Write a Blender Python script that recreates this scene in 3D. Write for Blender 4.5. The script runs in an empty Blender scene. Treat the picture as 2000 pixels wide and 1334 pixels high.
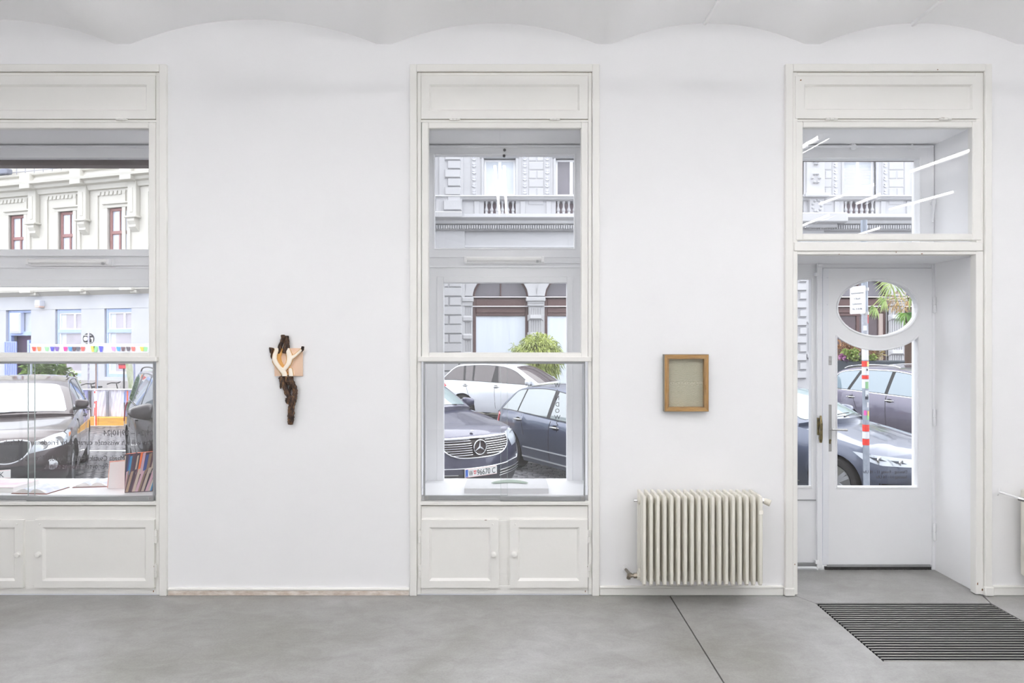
import bpy, bmesh, math, random
import numpy as np
from mathutils import Vector, Matrix
random.seed(7)
SC = bpy.context.scene
COL = SC.collection
# ------------------------------------------------------------------ camera, sky, exposure
F = 1333.333; D = 4.58; HC = 1.70; ST = -0.55        # focal length in px, camera distance and height, street level
cd = bpy.data.cameras.new('camera'); cd.lens = 24.0; cd.sensor_width = 36.0; cd.clip_end = 300
cam = bpy.data.objects.new('camera', cd); COL.objects.link(cam)
cam.location = (0, -D, HC); cam.rotation_euler = (math.pi/2, 0, 0); SC.camera = cam
W = bpy.data.worlds.new('overcast_sky'); SC.world = W; W.use_nodes = True
wn, wl = W.node_tree.nodes, W.node_tree.links
bgn = wn['Background']; SKY = 4.3
tc = wn.new('ShaderNodeTexCoord'); sp = wn.new('ShaderNodeSeparateXYZ'); rp = wn.new('ShaderNodeValToRGB')
wl.new(tc.outputs['Generated'], sp.inputs[0]); wl.new(sp.outputs[2], rp.inputs[0])
rp.color_ramp.elements[0].color = (0.62, 0.66, 0.74, 1); rp.color_ramp.elements[0].position = 0.0
rp.color_ramp.elements[1].color = (0.95, 0.97, 1.0, 1); rp.color_ramp.elements[1].position = 0.8
wl.new(rp.outputs[0], bgn.inputs[0]); bgn.inputs[1].default_value = SKY
SC.view_settings.view_transform = 'Standard'; SC.view_settings.look = 'None'
SC.view_settings.gamma = 1.0; SC.view_settings.use_curve_mapping = False
SC.view_settings.exposure = 0.0
SC.cycles.use_denoising = True
SC.cycles.transparent_max_bounces = 24; SC.cycles.max_bounces = 14; SC.cycles.diffuse_bounces = 10
SC.cycles.caustics_reflective = False; SC.cycles.caustics_refractive = False
TUBE = 45.0                                           # radiance of the fluorescent tubes

# ------------------------------------------------------------------ helpers
def P(px, py, y=0.0):
    d = D + y
    return ((px-1000)*d/F, y, HC-(py-667)*d/F)
def X(px, y=0.0): return (px-1000)*(D+y)/F
def Z(py, y=0.0): return HC-(py-667)*(D+y)/F
def lin(c):
    return tuple(((v/255)/12.92 if v/255 <= .04045 else ((v/255+.055)/1.055)**2.4) for v in c)

MATS = {}
def pm(name, col, rough=.5, metal=0., var=0., vs=6., bump=0., bs=40., coat=0., ior=1.5, emit=0., stretch=(1,1,1), col2=None, spec=None):
    if name in MATS: return MATS[name]
    m = bpy.data.materials.new(name); m.use_nodes = True
    nt = m.node_tree; b = nt.nodes['Principled BSDF']
    c = lin(col)
    b.inputs['Base Color'].default_value = (*c, 1); b.inputs['Roughness'].default_value = rough
    b.inputs['Metallic'].default_value = metal; b.inputs['IOR'].default_value = ior
    b.inputs['Coat Weight'].default_value = coat; b.inputs['Coat Roughness'].default_value = .04
    if spec is not None: b.inputs['Specular IOR Level'].default_value = spec
    if emit:
        b.inputs['Emission Color'].default_value = (*c, 1); b.inputs['Emission Strength'].default_value = emit
    if var or col2 or bump:
        t = nt.nodes.new('ShaderNodeTexCoord'); mp = nt.nodes.new('ShaderNodeMapping')
        mp.inputs['Scale'].default_value = stretch
        nt.links.new(t.outputs['Object'], mp.inputs[0])
    if var or col2:
        n = nt.nodes.new('ShaderNodeTexNoise'); n.inputs['Scale'].default_value = vs; n.inputs['Detail'].default_value = 6
        n.inputs['Roughness'].default_value = .62
        nt.links.new(mp.outputs[0], n.inputs['Vector'])
        r = nt.nodes.new('ShaderNodeValToRGB')
        c2 = lin(col2) if col2 else tuple(v*(1-var) for v in c)
        r.color_ramp.elements[0].position = .33; r.color_ramp.elements[1].position = .67
        r.color_ramp.elements[0].color = (*c2, 1); r.color_ramp.elements[1].color = (*c, 1)
        nt.links.new(n.outputs['Fac'], r.inputs[0]); nt.links.new(r.outputs[0], b.inputs['Base Color'])
    if bump:
        n2 = nt.nodes.new('ShaderNodeTexNoise'); n2.inputs['Scale'].default_value = bs; n2.inputs['Detail'].default_value = 5
        nt.links.new(mp.outputs[0], n2.inputs['Vector'])
        bp = nt.nodes.new('ShaderNodeBump'); bp.inputs['Strength'].default_value = bump; bp.inputs['Distance'].default_value = .01
        nt.links.new(n2.outputs['Fac'], bp.inputs['Height']); nt.links.new(bp.outputs[0], b.inputs['Normal'])
    MATS[name] = m
    return m
def glass_mat(name, tint=(1,1,1), ior=1.5, gain=1.0):
    m = bpy.data.materials.new(name); m.use_nodes = True
    nt = m.node_tree; nt.nodes.clear()
    o = nt.nodes.new('ShaderNodeOutputMaterial'); mx = nt.nodes.new('ShaderNodeMixShader')
    tr = nt.nodes.new('ShaderNodeBsdfTransparent'); tr.inputs[0].default_value = (*tint, 1)
    gl = nt.nodes.new('ShaderNodeBsdfGlossy'); gl.inputs['Roughness'].default_value = .0
    fr = nt.nodes.new('ShaderNodeFresnel'); ge = nt.nodes.new('ShaderNodeNewGeometry')
    mr = nt.nodes.new('ShaderNodeMapRange'); mr.inputs[3].default_value = ior; mr.inputs[4].default_value = 1/ior
    nt.links.new(ge.outputs['Backfacing'], mr.inputs[0]); nt.links.new(mr.outputs[0], fr.inputs[0])   # same thin-sheet reflection from both faces
    mu = nt.nodes.new('ShaderNodeMath'); mu.operation = 'MULTIPLY'; mu.inputs[1].default_value = gain
    nt.links.new(fr.outputs[0], mu.inputs[0]); nt.links.new(mu.outputs[0], mx.inputs[0])
    nt.links.new(tr.outputs[0], mx.inputs[1]); nt.links.new(gl.outputs[0], mx.inputs[2]); nt.links.new(mx.outputs[0], o.inputs[0])
    MATS[name] = m
    return m

M_WALL = pm('white_wall_paint', (240,240,241), .8, bump=.12, bs=9, var=.025, vs=1.1)
M_CEIL = pm('white_ceiling_paint', (250,250,251), .85, bump=.1, bs=14)
M_WOOD = pm('cream_white_gloss_paint', (236,235,231), .38, bump=.08, bs=22, var=.02, vs=3)
M_WOOD2 = pm('cool_white_window_paint', (236,237,239), .42, bump=.06, bs=25)
M_EXTW = pm('white_exterior_render', (240,240,243), .8, var=.03, vs=2)
M_ALU = pm('brushed_aluminium', (176,178,180), .35, .85)
M_CHROME = pm('chrome', (215,217,220), .1, 1.)
M_STEEL = pm('satin_steel', (190,190,190), .28, 1.)
M_BRASS = pm('aged_brass', (150,135,95), .35, .9, col2=(90,85,70), vs=40)
M_BLACK = pm('black_plastic', (26,25,27), .45)
M_DARK = pm('dark_gap', (40,37,36), .8)
M_RUST = pm('rusty_steel', (140,95,50), .7, col2=(95,60,30), vs=60)
M_DIRT = pm('raw_plaster_edge', (226,219,212), .85, col2=(188,172,158), vs=14, bump=.4, bs=30, stretch=(1,1,2.5))
M_BROWNBOX = pm('brown_shutter_box', (98,84,84), .7)
M_GLASS = glass_mat('window_glass')
M_GEDGE = pm('green_glass_edge', (176,190,188), .2)
M_VINYL = pm('dark_grey_vinyl_lettering', (58,54,58), .6)
M_WHITE = pm('plain_white', (240,240,240), .5)
M_TUBE = pm('lit_fluorescent_tube', (252,251,252), .4, emit=TUBE)

class MB:
    def __init__(s): s.v, s.f, s.m = [], [], []
    def add(s, vs, fs, m=0):
        o = len(s.v); s.v += [tuple(p) for p in vs]; s.f += [tuple(i+o for i in f) for f in fs]; s.m += [m]*len(fs); return s
    def box(s, x0,x1,y0,y1,z0,z1, m=0):
        vs = [(x,y,z) for x in (x0,x1) for y in (y0,y1) for z in (z0,z1)]
        return s.add(vs, [(0,1,3,2),(4,6,7,5),(0,4,5,1),(2,3,7,6),(0,2,6,4),(1,5,7,3)], m)
    def cbox(s, x0,x1,y0,y1,z0,z1, c=.004, m=0):
        x0,x1 = min(x0,x1),max(x0,x1); y0,y1 = min(y0,y1),max(y0,y1); z0,z1 = min(z0,z1),max(z0,z1)
        c = min(c, .45*(x1-x0), .45*(y1-y0), .45*(z1-z0))
        vs, idx = [], {}
        for i,x in enumerate((x0,x1)):
            for j,y in enumerate((y0,y1)):
                for k,z in enumerate((z0,z1)):
                    sx, sy, sz = (1,-1)[i]*c, (1,-1)[j]*c, (1,-1)[k]*c
                    idx[i,j,k,0] = len(vs); vs.append((x, y+sy, z+sz))
                    idx[i,j,k,1] = len(vs); vs.append((x+sx, y, z+sz))
                    idx[i,j,k,2] = len(vs); vs.append((x+sx, y+sy, z))
        fs = []
        q = ((0,0),(1,0),(1,1),(0,1))
        for i in (0,1):
            fs.append([idx[i,a,b,0] for a,b in q]); fs.append([idx[a,i,b,1] for a,b in q]); fs.append([idx[a,b,i,2] for a,b in q])
        for a in (0,1):
            for b in (0,1):
                fs.append([idx[0,a,b,1],idx[1,a,b,1],idx[1,a,b,2],idx[0,a,b,2]])
                fs.append([idx[a,0,b,0],idx[a,1,b,0],idx[a,1,b,2],idx[a,0,b,2]])
                fs.append([idx[a,b,0,0],idx[a,b,1,0],idx[a,b,1,1],idx[a,b,0,1]])
                for k in (0,1): fs.append([idx[a,b,k,0],idx[a,b,k,1],idx[a,b,k,2]])
        return s.add(vs, fs, m)
    def frame(s, x0,x1,z0,z1, l,r,t,b, y0,y1, c=.004, m=0):
        if l: s.cbox(x0,x0+l,y0,y1,z0,z1,c,m)
        if r: s.cbox(x1-r,x1,y0,y1,z0,z1,c,m)
        if t: s.cbox(x0+l,x1-r,y0,y1,z1-t,z1,c,m)
        if b: s.cbox(x0+l,x1-r,y0,y1,z0,z0+b,c,m)
        return s
    def tube(s, pts, r, n=8, m=0, closed=False):
        pts = [Vector(p) for p in pts]; k = len(pts)
        rs = r if isinstance(r,(list,tuple)) else [r]*k
        vs, fs = [], []
        ts = [(pts[(i+1)%k]-pts[i]).normalized() for i in range(k if closed else k-1)]
        up = min((Vector((0,0,1)),Vector((0,1,0)),Vector((1,0,0))), key=lambda a: max(abs(t.dot(a)) for t in ts))   # keeps the ring from flipping
        for i in range(k):
            a = pts[(i-1)%k] if (closed or i>0) else pts[i]; b = pts[(i+1)%k] if (closed or i<k-1) else pts[i]
            t = (b-a).normalized(); u = t.cross(up)
            if u.length < 1e-4: u = t.cross(Vector((1,0,0)))
            u.normalize(); w = u.cross(t)
            for j in range(n):
                an = 2*math.pi*j/n; vs.append(pts[i]+(u*math.cos(an)+w*math.sin(an))*rs[i])
        for i in range(k if closed else k-1):
            for j in range(n):
                i2 = (i+1)%k
                fs.append((i*n+j, i*n+(j+1)%n, i2*n+(j+1)%n, i2*n+j))
        if not closed:
            fs.append(tuple(range(n))[::-1]); fs.append(tuple((k-1)*n+j for j in range(n)))
        return s.add(vs, fs, m)
    def lathe(s, prof, n=16, m=0, mat=None):
        vs, fs = [], []
        for r,z in prof:
            for j in range(n):
                a = 2*math.pi*j/n; vs.append(Vector((r*math.cos(a), r*math.sin(a), z)))
        k = len(prof)
        for i in range(k-1):
            for j in range(n): fs.append((i*n+j, i*n+(j+1)%n, (i+1)*n+(j+1)%n, (i+1)*n+j))
        fs.append(tuple(range(n))[::-1]); fs.append(tuple((k-1)*n+j for j in range(n)))
        if mat is not None: vs = [mat @ v for v in vs]
        return s.add(vs, fs, m)
    def prism(s, poly, fn, a, b, m=0):
        n = len(poly)
        vs = [fn(p,q,a) for p,q in poly]+[fn(p,q,b) for p,q in poly]
        return s.add(vs, [tuple(range(n)), tuple(range(n,2*n))[::-1]]+[(i,(i+1)%n,n+(i+1)%n,n+i) for i in range(n)], m)
    def grid(s, fn, nu, nv, m=0):
        vs = [fn(i/nu, j/nv) for i in range(nu+1) for j in range(nv+1)]
        fs = [(i*(nv+1)+j, (i+1)*(nv+1)+j, (i+1)*(nv+1)+j+1, i*(nv+1)+j+1) for i in range(nu) for j in range(nv)]
        return s.add(vs, fs, m)
    def holed(s, outer, holes, y0, y1, m=0):
        """plate in the x-z plane between y0 and y1 with holes cut through"""
        bm = bmesh.new(); loops = []
        for lp in [outer]+holes:
            vs = [bm.verts.new((p[0], y0, p[1])) for p in lp]
            es = [bm.edges.new((vs[i], vs[(i+1)%len(vs)])) for i in range(len(vs))]; loops.append((vs,es))
        bmesh.ops.triangle_fill(bm, use_beauty=True, use_dissolve=False, edges=[e for _,es in loops for e in es], normal=(0,-1,0))
        bm.verts.index_update()
        V = [v.co.copy() for v in bm.verts]; Fs = [[v.index for v in f.verts] for f in bm.faces]
        n = len(V); vs = V+[Vector((v.x,y1,v.z)) for v in V]; fs = Fs+[[i+n for i in f][::-1] for f in Fs]
        for lv,_ in loops:
            k = len(lv)
            for i in range(k):
                a,b = lv[i].index, lv[(i+1)%k].index; fs.append((a,b,b+n,a+n))
        bm.free()
        return s.add(vs, fs, m)
    def mesh(s, name, mats, sm=35, off=(0,0,0), recalc=True):
        me = bpy.data.meshes.new(name)
        me.from_pydata([(p[0]-off[0],p[1]-off[1],p[2]-off[2]) for p in s.v], [], s.f)
        mats = mats if isinstance(mats,(list,tuple)) else [mats]
        for x in mats: me.materials.append(x)
        if len(mats) > 1: me.polygons.foreach_set('material_index', s.m)
        if recalc:
            bm = bmesh.new(); bm.from_mesh(me); bmesh.ops.recalc_face_normals(bm, faces=bm.faces); bm.to_mesh(me); bm.free()
        if sm:
            me.polygons.foreach_set('use_smooth', [True]*len(me.polygons)); me.set_sharp_from_angle(angle=math.radians(sm))
        me.update()
        return me
    def build(s, name, mats, parent=None, sm=35, local=False, recalc=True, **props):
        off = (0,0,0)
        if parent is not None and not local: off = wloc(parent)
        o = bpy.data.objects.new(name, s.mesh(name, mats, sm, off, recalc)); COL.objects.link(o)
        if parent is not None: o.parent = parent
        for k,v in props.items(): o[k] = v
        return o
def wloc(o):
    v = Vector((0,0,0))
    while o is not None: v = v+o.location; o = o.parent
    return v
def empty(name, loc=(0,0,0), rz=0., parent=None, **props):
    o = bpy.data.objects.new(name, None); o.empty_display_size = .1; COL.objects.link(o)
    o.location = loc; o.rotation_euler = (0,0,rz)
    if parent is not None: o.parent = parent
    for k,v in props.items(): o[k] = v
    return o
def inst(name, me, parent=None, loc=(0,0,0), rot=(0,0,0), scale=(1,1,1), **props):
    o = bpy.data.objects.new(name, me); COL.objects.link(o)
    if parent is not None: o.parent = parent
    o.location = loc; o.rotation_euler = rot; o.scale = scale
    for k,v in props.items(): o[k] = v
    return o
def copy_tree(o, parent=None):
    c = o.copy(); COL.objects.link(c); c.parent = parent
    for ch in [q for q in o.children]: copy_tree(ch, c)
    return c
def thing(name, label, cat, loc=(0,0,0), rz=0., group=None):
    o = empty(name, loc, rz, label=label, category=cat)
    if group: o['group'] = group
    return o
def text_mesh(txt, size, width=None, mirror=False, depth=.0006, xs=1.0):
    """flat lettering in the x-z plane, facing -y, lower edge on z=0; first letter at x=0 (mirror: grows towards -x)"""
    cu = bpy.data.curves.new('lettering', 'FONT'); cu.body = txt; cu.size = size; cu.extrude = depth; cu.resolution_u = 3
    to = bpy.data.objects.new('lettering', cu); COL.objects.link(to)
    dg = bpy.context.evaluated_depsgraph_get(); me = bpy.data.meshes.new_from_object(to.evaluated_get(dg))
    bpy.data.objects.remove(to)
    n = len(me.vertices); co = np.empty(n*3, np.float32); me.vertices.foreach_get('co', co); co = co.reshape(-1,3)
    w = co[:,0].max()-co[:,0].min() if n else 1; co[:,0] -= co[:,0].min()
    k = (width/w) if width else xs
    x = co[:,0]*k
    if mirror: x = -x
    out = np.stack([x, -co[:,2], co[:,1]], 1)
    me.vertices.foreach_set('co', out.astype(np.float32).ravel())
    if mirror: me.flip_normals()
    me.update()
    return me
def lettering(txt, px0, py, y, hpx, wpx, parent, m=None, mirror=True):
    """vinyl letters on a pane: px0 first letter's edge, py baseline, wpx length, all measured on the plane y"""
    s = (D+y)/F
    me = text_mesh(txt, hpx*s/.70, wpx*s, mirror); me.materials.append(m or M_VINYL)
    b = wloc(parent); p = P(px0, py, y)
    return inst('lettering', me, parent, (p[0]-b.x, p[1]-b.y, p[2]-b.z))

# ------------------------------------------------------------------ room shell
XL, XR, YB = -6.2, 7.0, -8.6
TW = .80                                              # wall thickness
OPS = [(X(-186), X(316), .62), (X(815), X(1154), .62), (X(1548), X(1917), 0.)]
ZT = Z(240)
mb = MB(); e = [XL]+[v for a,b,_ in OPS for v in (a,b)]+[XR]
for i in range(0, len(e), 2): mb.box(e[i], e[i+1], 0, TW, ST-.2, 4.4)
for a,b,zb in OPS:
    mb.box(a, b, 0, TW, ZT, 4.4)
    if zb: mb.box(a, b, .10, TW, ST-.2, zb)
    else: mb.box(a, b, -.0, TW, ST-.2, -.02)
mb.box(XL-6, XR+8, .25, TW, 4.4, 13.0)
mb.box(XL-6, XL, .25, TW, ST-.2, 4.4); mb.box(XR, XR+8, .25, TW, ST-.2, 4.4)
mb.build('wall_front', M_WALL, sm=0, kind='structure', label='white street-side wall pierced by two windows and a door')
MB().box(XL-.3, XL, YB, .8, -.3, 4.4).build('wall_left', M_WALL, sm=0, kind='structure', label='plain white end wall of the gallery, windowless')
MB().box(XR, XR+.3, YB, .8, -.3, 4.4).build('wall_right', M_WALL, sm=0, kind='structure', label='plain white end wall beyond the door and radiators')
MB().box(XL, XR, YB-.3, YB, -.3, 4.4).build('wall_back', M_WALL, sm=0, kind='structure', label='plain white gallery wall facing the windows')

# floor: polished concrete slabs with open joints
def concrete():
    m = bpy.data.materials.new('polished_concrete'); m.use_nodes = True
    nt = m.node_tree; b = nt.nodes['Principled BSDF']
    t = nt.nodes.new('ShaderNodeTexCoord')
    def noise(sc, det, rg=.6, st=(1,1,1)):
        mp = nt.nodes.new('ShaderNodeMapping'); mp.inputs['Scale'].default_value = st
        n = nt.nodes.new('ShaderNodeTexNoise'); n.inputs['Scale'].default_value = sc; n.inputs['Detail'].default_value = det; n.inputs['Roughness'].default_value = rg
        n.inputs['Distortion'].default_value = .6
        nt.links.new(t.outputs['Object'], mp.inputs[0]); nt.links.new(mp.outputs[0], n.inputs['Vector']); return n
    n1, n2, n3 = noise(.9, 7), noise(5, 10, .72, (1,1.6,1)), noise(90, 3)
    r = nt.nodes.new('ShaderNodeValToRGB'); r.color_ramp.elements[0].position=.3; r.color_ramp.elements[1].position=.72
    r.color_ramp.elements[0].color=(*lin((136,135,130)),1); r.color_ramp.elements[1].color=(*lin((167,167,168)),1)
    nt.links.new(n1.outputs['Fac'], r.inputs[0])
    r2 = nt.nodes.new('ShaderNodeValToRGB'); r2.color_ramp.elements[0].position=.28; r2.color_ramp.elements[1].position=.7
    r2.color_ramp.elements[0].color=(.76,.75,.73,1); r2.color_ramp.elements[1].color=(1.1,1.1,1.1,1)
    nt.links.new(n2.outputs['Fac'], r2.inputs[0])
    mx = nt.nodes.new('ShaderNodeMix'); mx.data_type='RGBA'; mx.blend_type='MULTIPLY'; mx.inputs[0].default_value=1
    nt.links.new(r.outputs[0], mx.inputs[6]); nt.links.new(r2.outputs[0], mx.inputs[7])
    r3 = nt.nodes.new('ShaderNodeValToRGB'); r3.color_ramp.elements[0].position=.3; r3.color_ramp.elements[1].position=.6
    r3.color_ramp.elements[0].color=(.9,.9,.89,1); r3.color_ramp.elements[1].color=(1.02,1.02,1.02,1)
    nt.links.new(n3.outputs['Fac'], r3.inputs[0])
    m2 = nt.nodes.new('ShaderNodeMix'); m2.data_type='RGBA'; m2.blend_type='MULTIPLY'; m2.inputs[0].default_value=1
    nt.links.new(mx.outputs[2], m2.inputs[6]); nt.links.new(r3.outputs[0], m2.inputs[7])
    nt.links.new(m2.outputs[2], b.inputs['Base Color'])
    rr = nt.nodes.new('ShaderNodeMapRange'); rr.inputs[3].default_value=.28; rr.inputs[4].default_value=.5
    nt.links.new(n2.outputs['Fac'], rr.inputs[0]); nt.links.new(rr.outputs[0], b.inputs['Roughness'])
    bp = nt.nodes.new('ShaderNodeBump'); bp.inputs['Strength'].default_value=.12; bp.inputs['Distance'].default_value=.004
    nt.links.new(n2.outputs['Fac'], bp.inputs['Height']); nt.links.new(bp.outputs[0], b.inputs['Normal'])
    return m
M_CONC = concrete()
fl = empty('floor', (0,0,0), kind='structure', label='grey polished concrete floor with open joints between the slabs')
GX = 1.055; MX0, MX1, MY0, MY1 = 1.972, 3.108, -.953, -.146
def slab(poly):
    MB().prism(poly, lambda a,b,c: (a,b,c), 0, -.05).build('floor_slab', M_CONC, fl, sm=0)
g = .004
slab([(XL,YB),(GX-g,YB),(GX-g,0),(XL,0)])
slab([(GX+g,YB),(XR,YB),(XR,0),(OPS[2][1]+.01,0),(MX1+g,-.146),(MX1,MY0),(MX0,MY0),(MX0-g,-.146),(OPS[2][0],0),(GX+g,0)])
slab([(OPS[2][0]+.004,0.0),(MX0,MY1+.003),(MX1,MY1+.003),(OPS[2][1]-.004,0.0),(OPS[2][1]-.004,TW-.1),(OPS[2][0]+.004,TW-.1)])
MB().box(XL,XR,YB,.0,-.12,-.05).box(OPS[2][0],OPS[2][1],0,TW,-.12,-.05).build('floor_base', M_DARK, fl, sm=0)

# ceiling: shallow vaults between narrow beams
SPR = [XL-1.0, X(-260), X(240), X(752), X(1181), X(1587), X(2000), 4.20, 5.60, XR+.4]
ZS = Z(86)
def vault_z(x, a, b, rise):
    t = (2*x-a-b)/(b-a); return ZS+rise*(1-t*t)
prof = []
for a,b in zip(SPR[:-1], SPR[1:]):
    rise = .165 if b-a > 1.6 else .14
    h = .052; n = 20
    for i in range(n+1):
        x = a+h+(b-a-2*h)*i/n; prof.append((x, vault_z(x, a+h, b-h, rise)))
mb = MB(); n = len(prof)
vs = [(x,YB,z) for x,z in prof]+[(x,.01,z) for x,z in prof]
mb.add(vs, [(i,i+1,n+i+1,n+i) for i in range(n-1)])
mb.add([(prof[0][0],YB,4.3),(prof[-1][0],YB,4.3),(prof[-1][0],.01,4.3),(prof[0][0],.01,4.3)], [(0,1,2,3)])
ce = mb.build('ceiling', M_CEIL, sm=25, recalc=False, kind='structure', label='white ceiling of shallow vaults springing from narrow beams')
for px,py in ((497,33),(965,42),(1376,46),(1782,49)):
    x = X(px); z = Z(py)
    MB().cbox(x-.011,x+.011,-7.5,.0,z-.012,z+.02,.004).build('conduit', M_CEIL, ce, sm=0)

# lamps under the vault crowns (all above and behind the frame)
def tube_lamp(x, y0, y1, z, label, group):
    t = thing('ceiling_lamp', label, 'lamp', (x,(y0+y1)/2,z), 0, group)
    MB().cbox(x-.026,x+.026,y0,y1,z,z+.045,.006).build('housing', M_WHITE, t, sm=0)
    for s in (-.046,.046):
        MB().tube([(x+s,y0+.03,z+.022),(x+s,y1-.03,z+.022)], .013, 8).build('tube', M_TUBE, t)
        for yy in (y0+.012, y1-.03): MB().cbox(min(x,x+s*1.35),max(x,x+s*1.35),yy,yy+.018,z+.004,z+.04,.003).build('tube_socket', M_WHITE, t, sm=0)
    for yy in (y0+.25,y1-.25): MB().tube([(x,yy,z+.045),(x,yy,3.80)],.003,5).build('hanger', M_STEEL, t)  # added hangers: tubes dropped below the crowns to brighten the ceiling
    return t
ROWS = {0:((-2.75,-1.25),(-4.9,-3.4),(-7.1,-5.6)), -4.9:((-6.4,-4.9),(-8.2,-6.7)), -3.2:((-3.3,-1.75),(-5.2,-3.7),(-7.4,-5.9)), -.12:((-3.45,-1.9),), 5.55:((-5.4,-3.9),)}  # the two leftmost rows are added to even out the wall brightness
for x in (-4.9,-3.2,-1.73,-.12,1.285,2.68,4.3,5.55):
    for a,b in ROWS.get(x, ROWS[0]):
        tube_lamp(x, a, b, 3.38, 'twin-tube fluorescent ceiling lamp under the vault', 'fluorescent lamps under the vaults')
# ------------------------------------------------------------------ joinery
def XB(mb, px0, px1, py0, py1, y0, y1, c=.003, yr=None, m=0):
    """chamfered board measured in the photograph on the plane yr (its front face y0 by default)"""
    yr = y0 if yr is None else yr
    return mb.cbox(X(px0,yr), X(px1,yr), y0, y1, Z(py1,yr), Z(py0,yr), c, m)
def XF(mb, px0, px1, py0, py1, l, r, t, b, y0, y1, c=.003, yr=None):
    """frame of four boards, widths in px"""
    yr = y0 if yr is None else yr; s = (D+yr)/F
    return mb.frame(X(px0,yr), X(px1,yr), Z(py1,yr), Z(py0,yr), l*s, r*s, t*s, b*s, y0, y1, c)
def panel(mb, px0, px1, py0, py1, y0, depth, bev=5, yr=None):
    """sunk panel with sloping edges"""
    yr = y0 if yr is None else yr; s = (D+yr)/F
    a0,a1,b0,b1 = X(px0,yr),X(px1,yr),Z(py1,yr),Z(py0,yr); e = bev*s; y2 = y0+depth
    vs = [(a0,y0,b0),(a1,y0,b0),(a1,y0,b1),(a0,y0,b1),(a0+e,y2,b0+e),(a1-e,y2,b0+e),(a1-e,y2,b1-e),(a0+e,y2,b1-e)]
    return mb.add(vs, [(0,1,5,4),(1,2,6,5),(2,3,7,6),(3,0,4,7),(4,5,6,7)])
def rect(px0,px1,py0,py1,y=0.):
    return [(X(px0,y),Z(py1,y)),(X(px1,y),Z(py1,y)),(X(px1,y),Z(py0,y)),(X(px0,y),Z(py0,y))]
def panelled(px0,px1,py0,py1, q0,q1,r0,r1, y0, y1, name, parent, bev=5, depth=.012, mat=None):
    """board with one sunk panel"""
    mb = MB().holed(rect(px0,px1,py0,py1), [rect(q0,q1,r0,r1)], y0, y1)
    panel(mb, q0,q1,r0,r1, y0+.0005, depth, bev, yr=0)
    return mb.build(name, mat or M_WOOD, parent, sm=30)
def pane(px0,px1,py0,py1,y,parent,name='pane',th=.005,mat=None,tilt=0.):
    mb = MB(); x0,x1,z0,z1 = X(px0,y),X(px1,y),Z(py1,y),Z(py0,y)
    mb.box(x0,x1,y,y+th,z0,z1)
    if tilt: mb.v = [(a, b-tilt*(c-z0), c) for a,b,c in mb.v]
    return mb.build(name, mat or M_GLASS, parent, sm=0)
def barrel_hinge(px0,px1,py0,py1,y,parent,horizontal=True):
    m = MB(); c = (y-.004)
    if horizontal:
        zz = Z((py0+py1)/2); n = 3; xs = [X(px0)+(X(px1)-X(px0))*i/n for i in range(n+1)]
        for i in range(n): m.tube([(xs[i]+.0008,c,zz),(xs[i+1]-.0008,c,zz)], .0085, 8)
    else:
        xx = X((px0+px1)/2); n = 2; zs = [Z(py1)+(Z(py0)-Z(py1))*i/n for i in range(n+1)]
        for i in range(n): m.tube([(xx,c,zs[i]+.001),(xx,c,zs[i+1]-.001)], .0095, 8)
        m.tube([(xx,c,zs[0]-.006),(xx,c,zs[-1]+.006)], .004, 6)
    return m.build('hinge', M_WOOD, parent)

def rust(parent, spots):
    m = MB()
    for px,py,w,h,y in spots:
        n = 7; poly = []
        for i in range(n):
            a = 2*math.pi*i/n; r = random.uniform(.7,1.15); poly.append((X(px+w*r*math.cos(a)/2,0), Z(py+h*r*math.sin(a)/2,0)))
        m.prism(poly, lambda a,b,c: (a,c,b), y-.0006, y+.001)
    o = m.build('rust_spots', M_RUST, parent, sm=0); o['kind'] = 'stuff'

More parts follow.
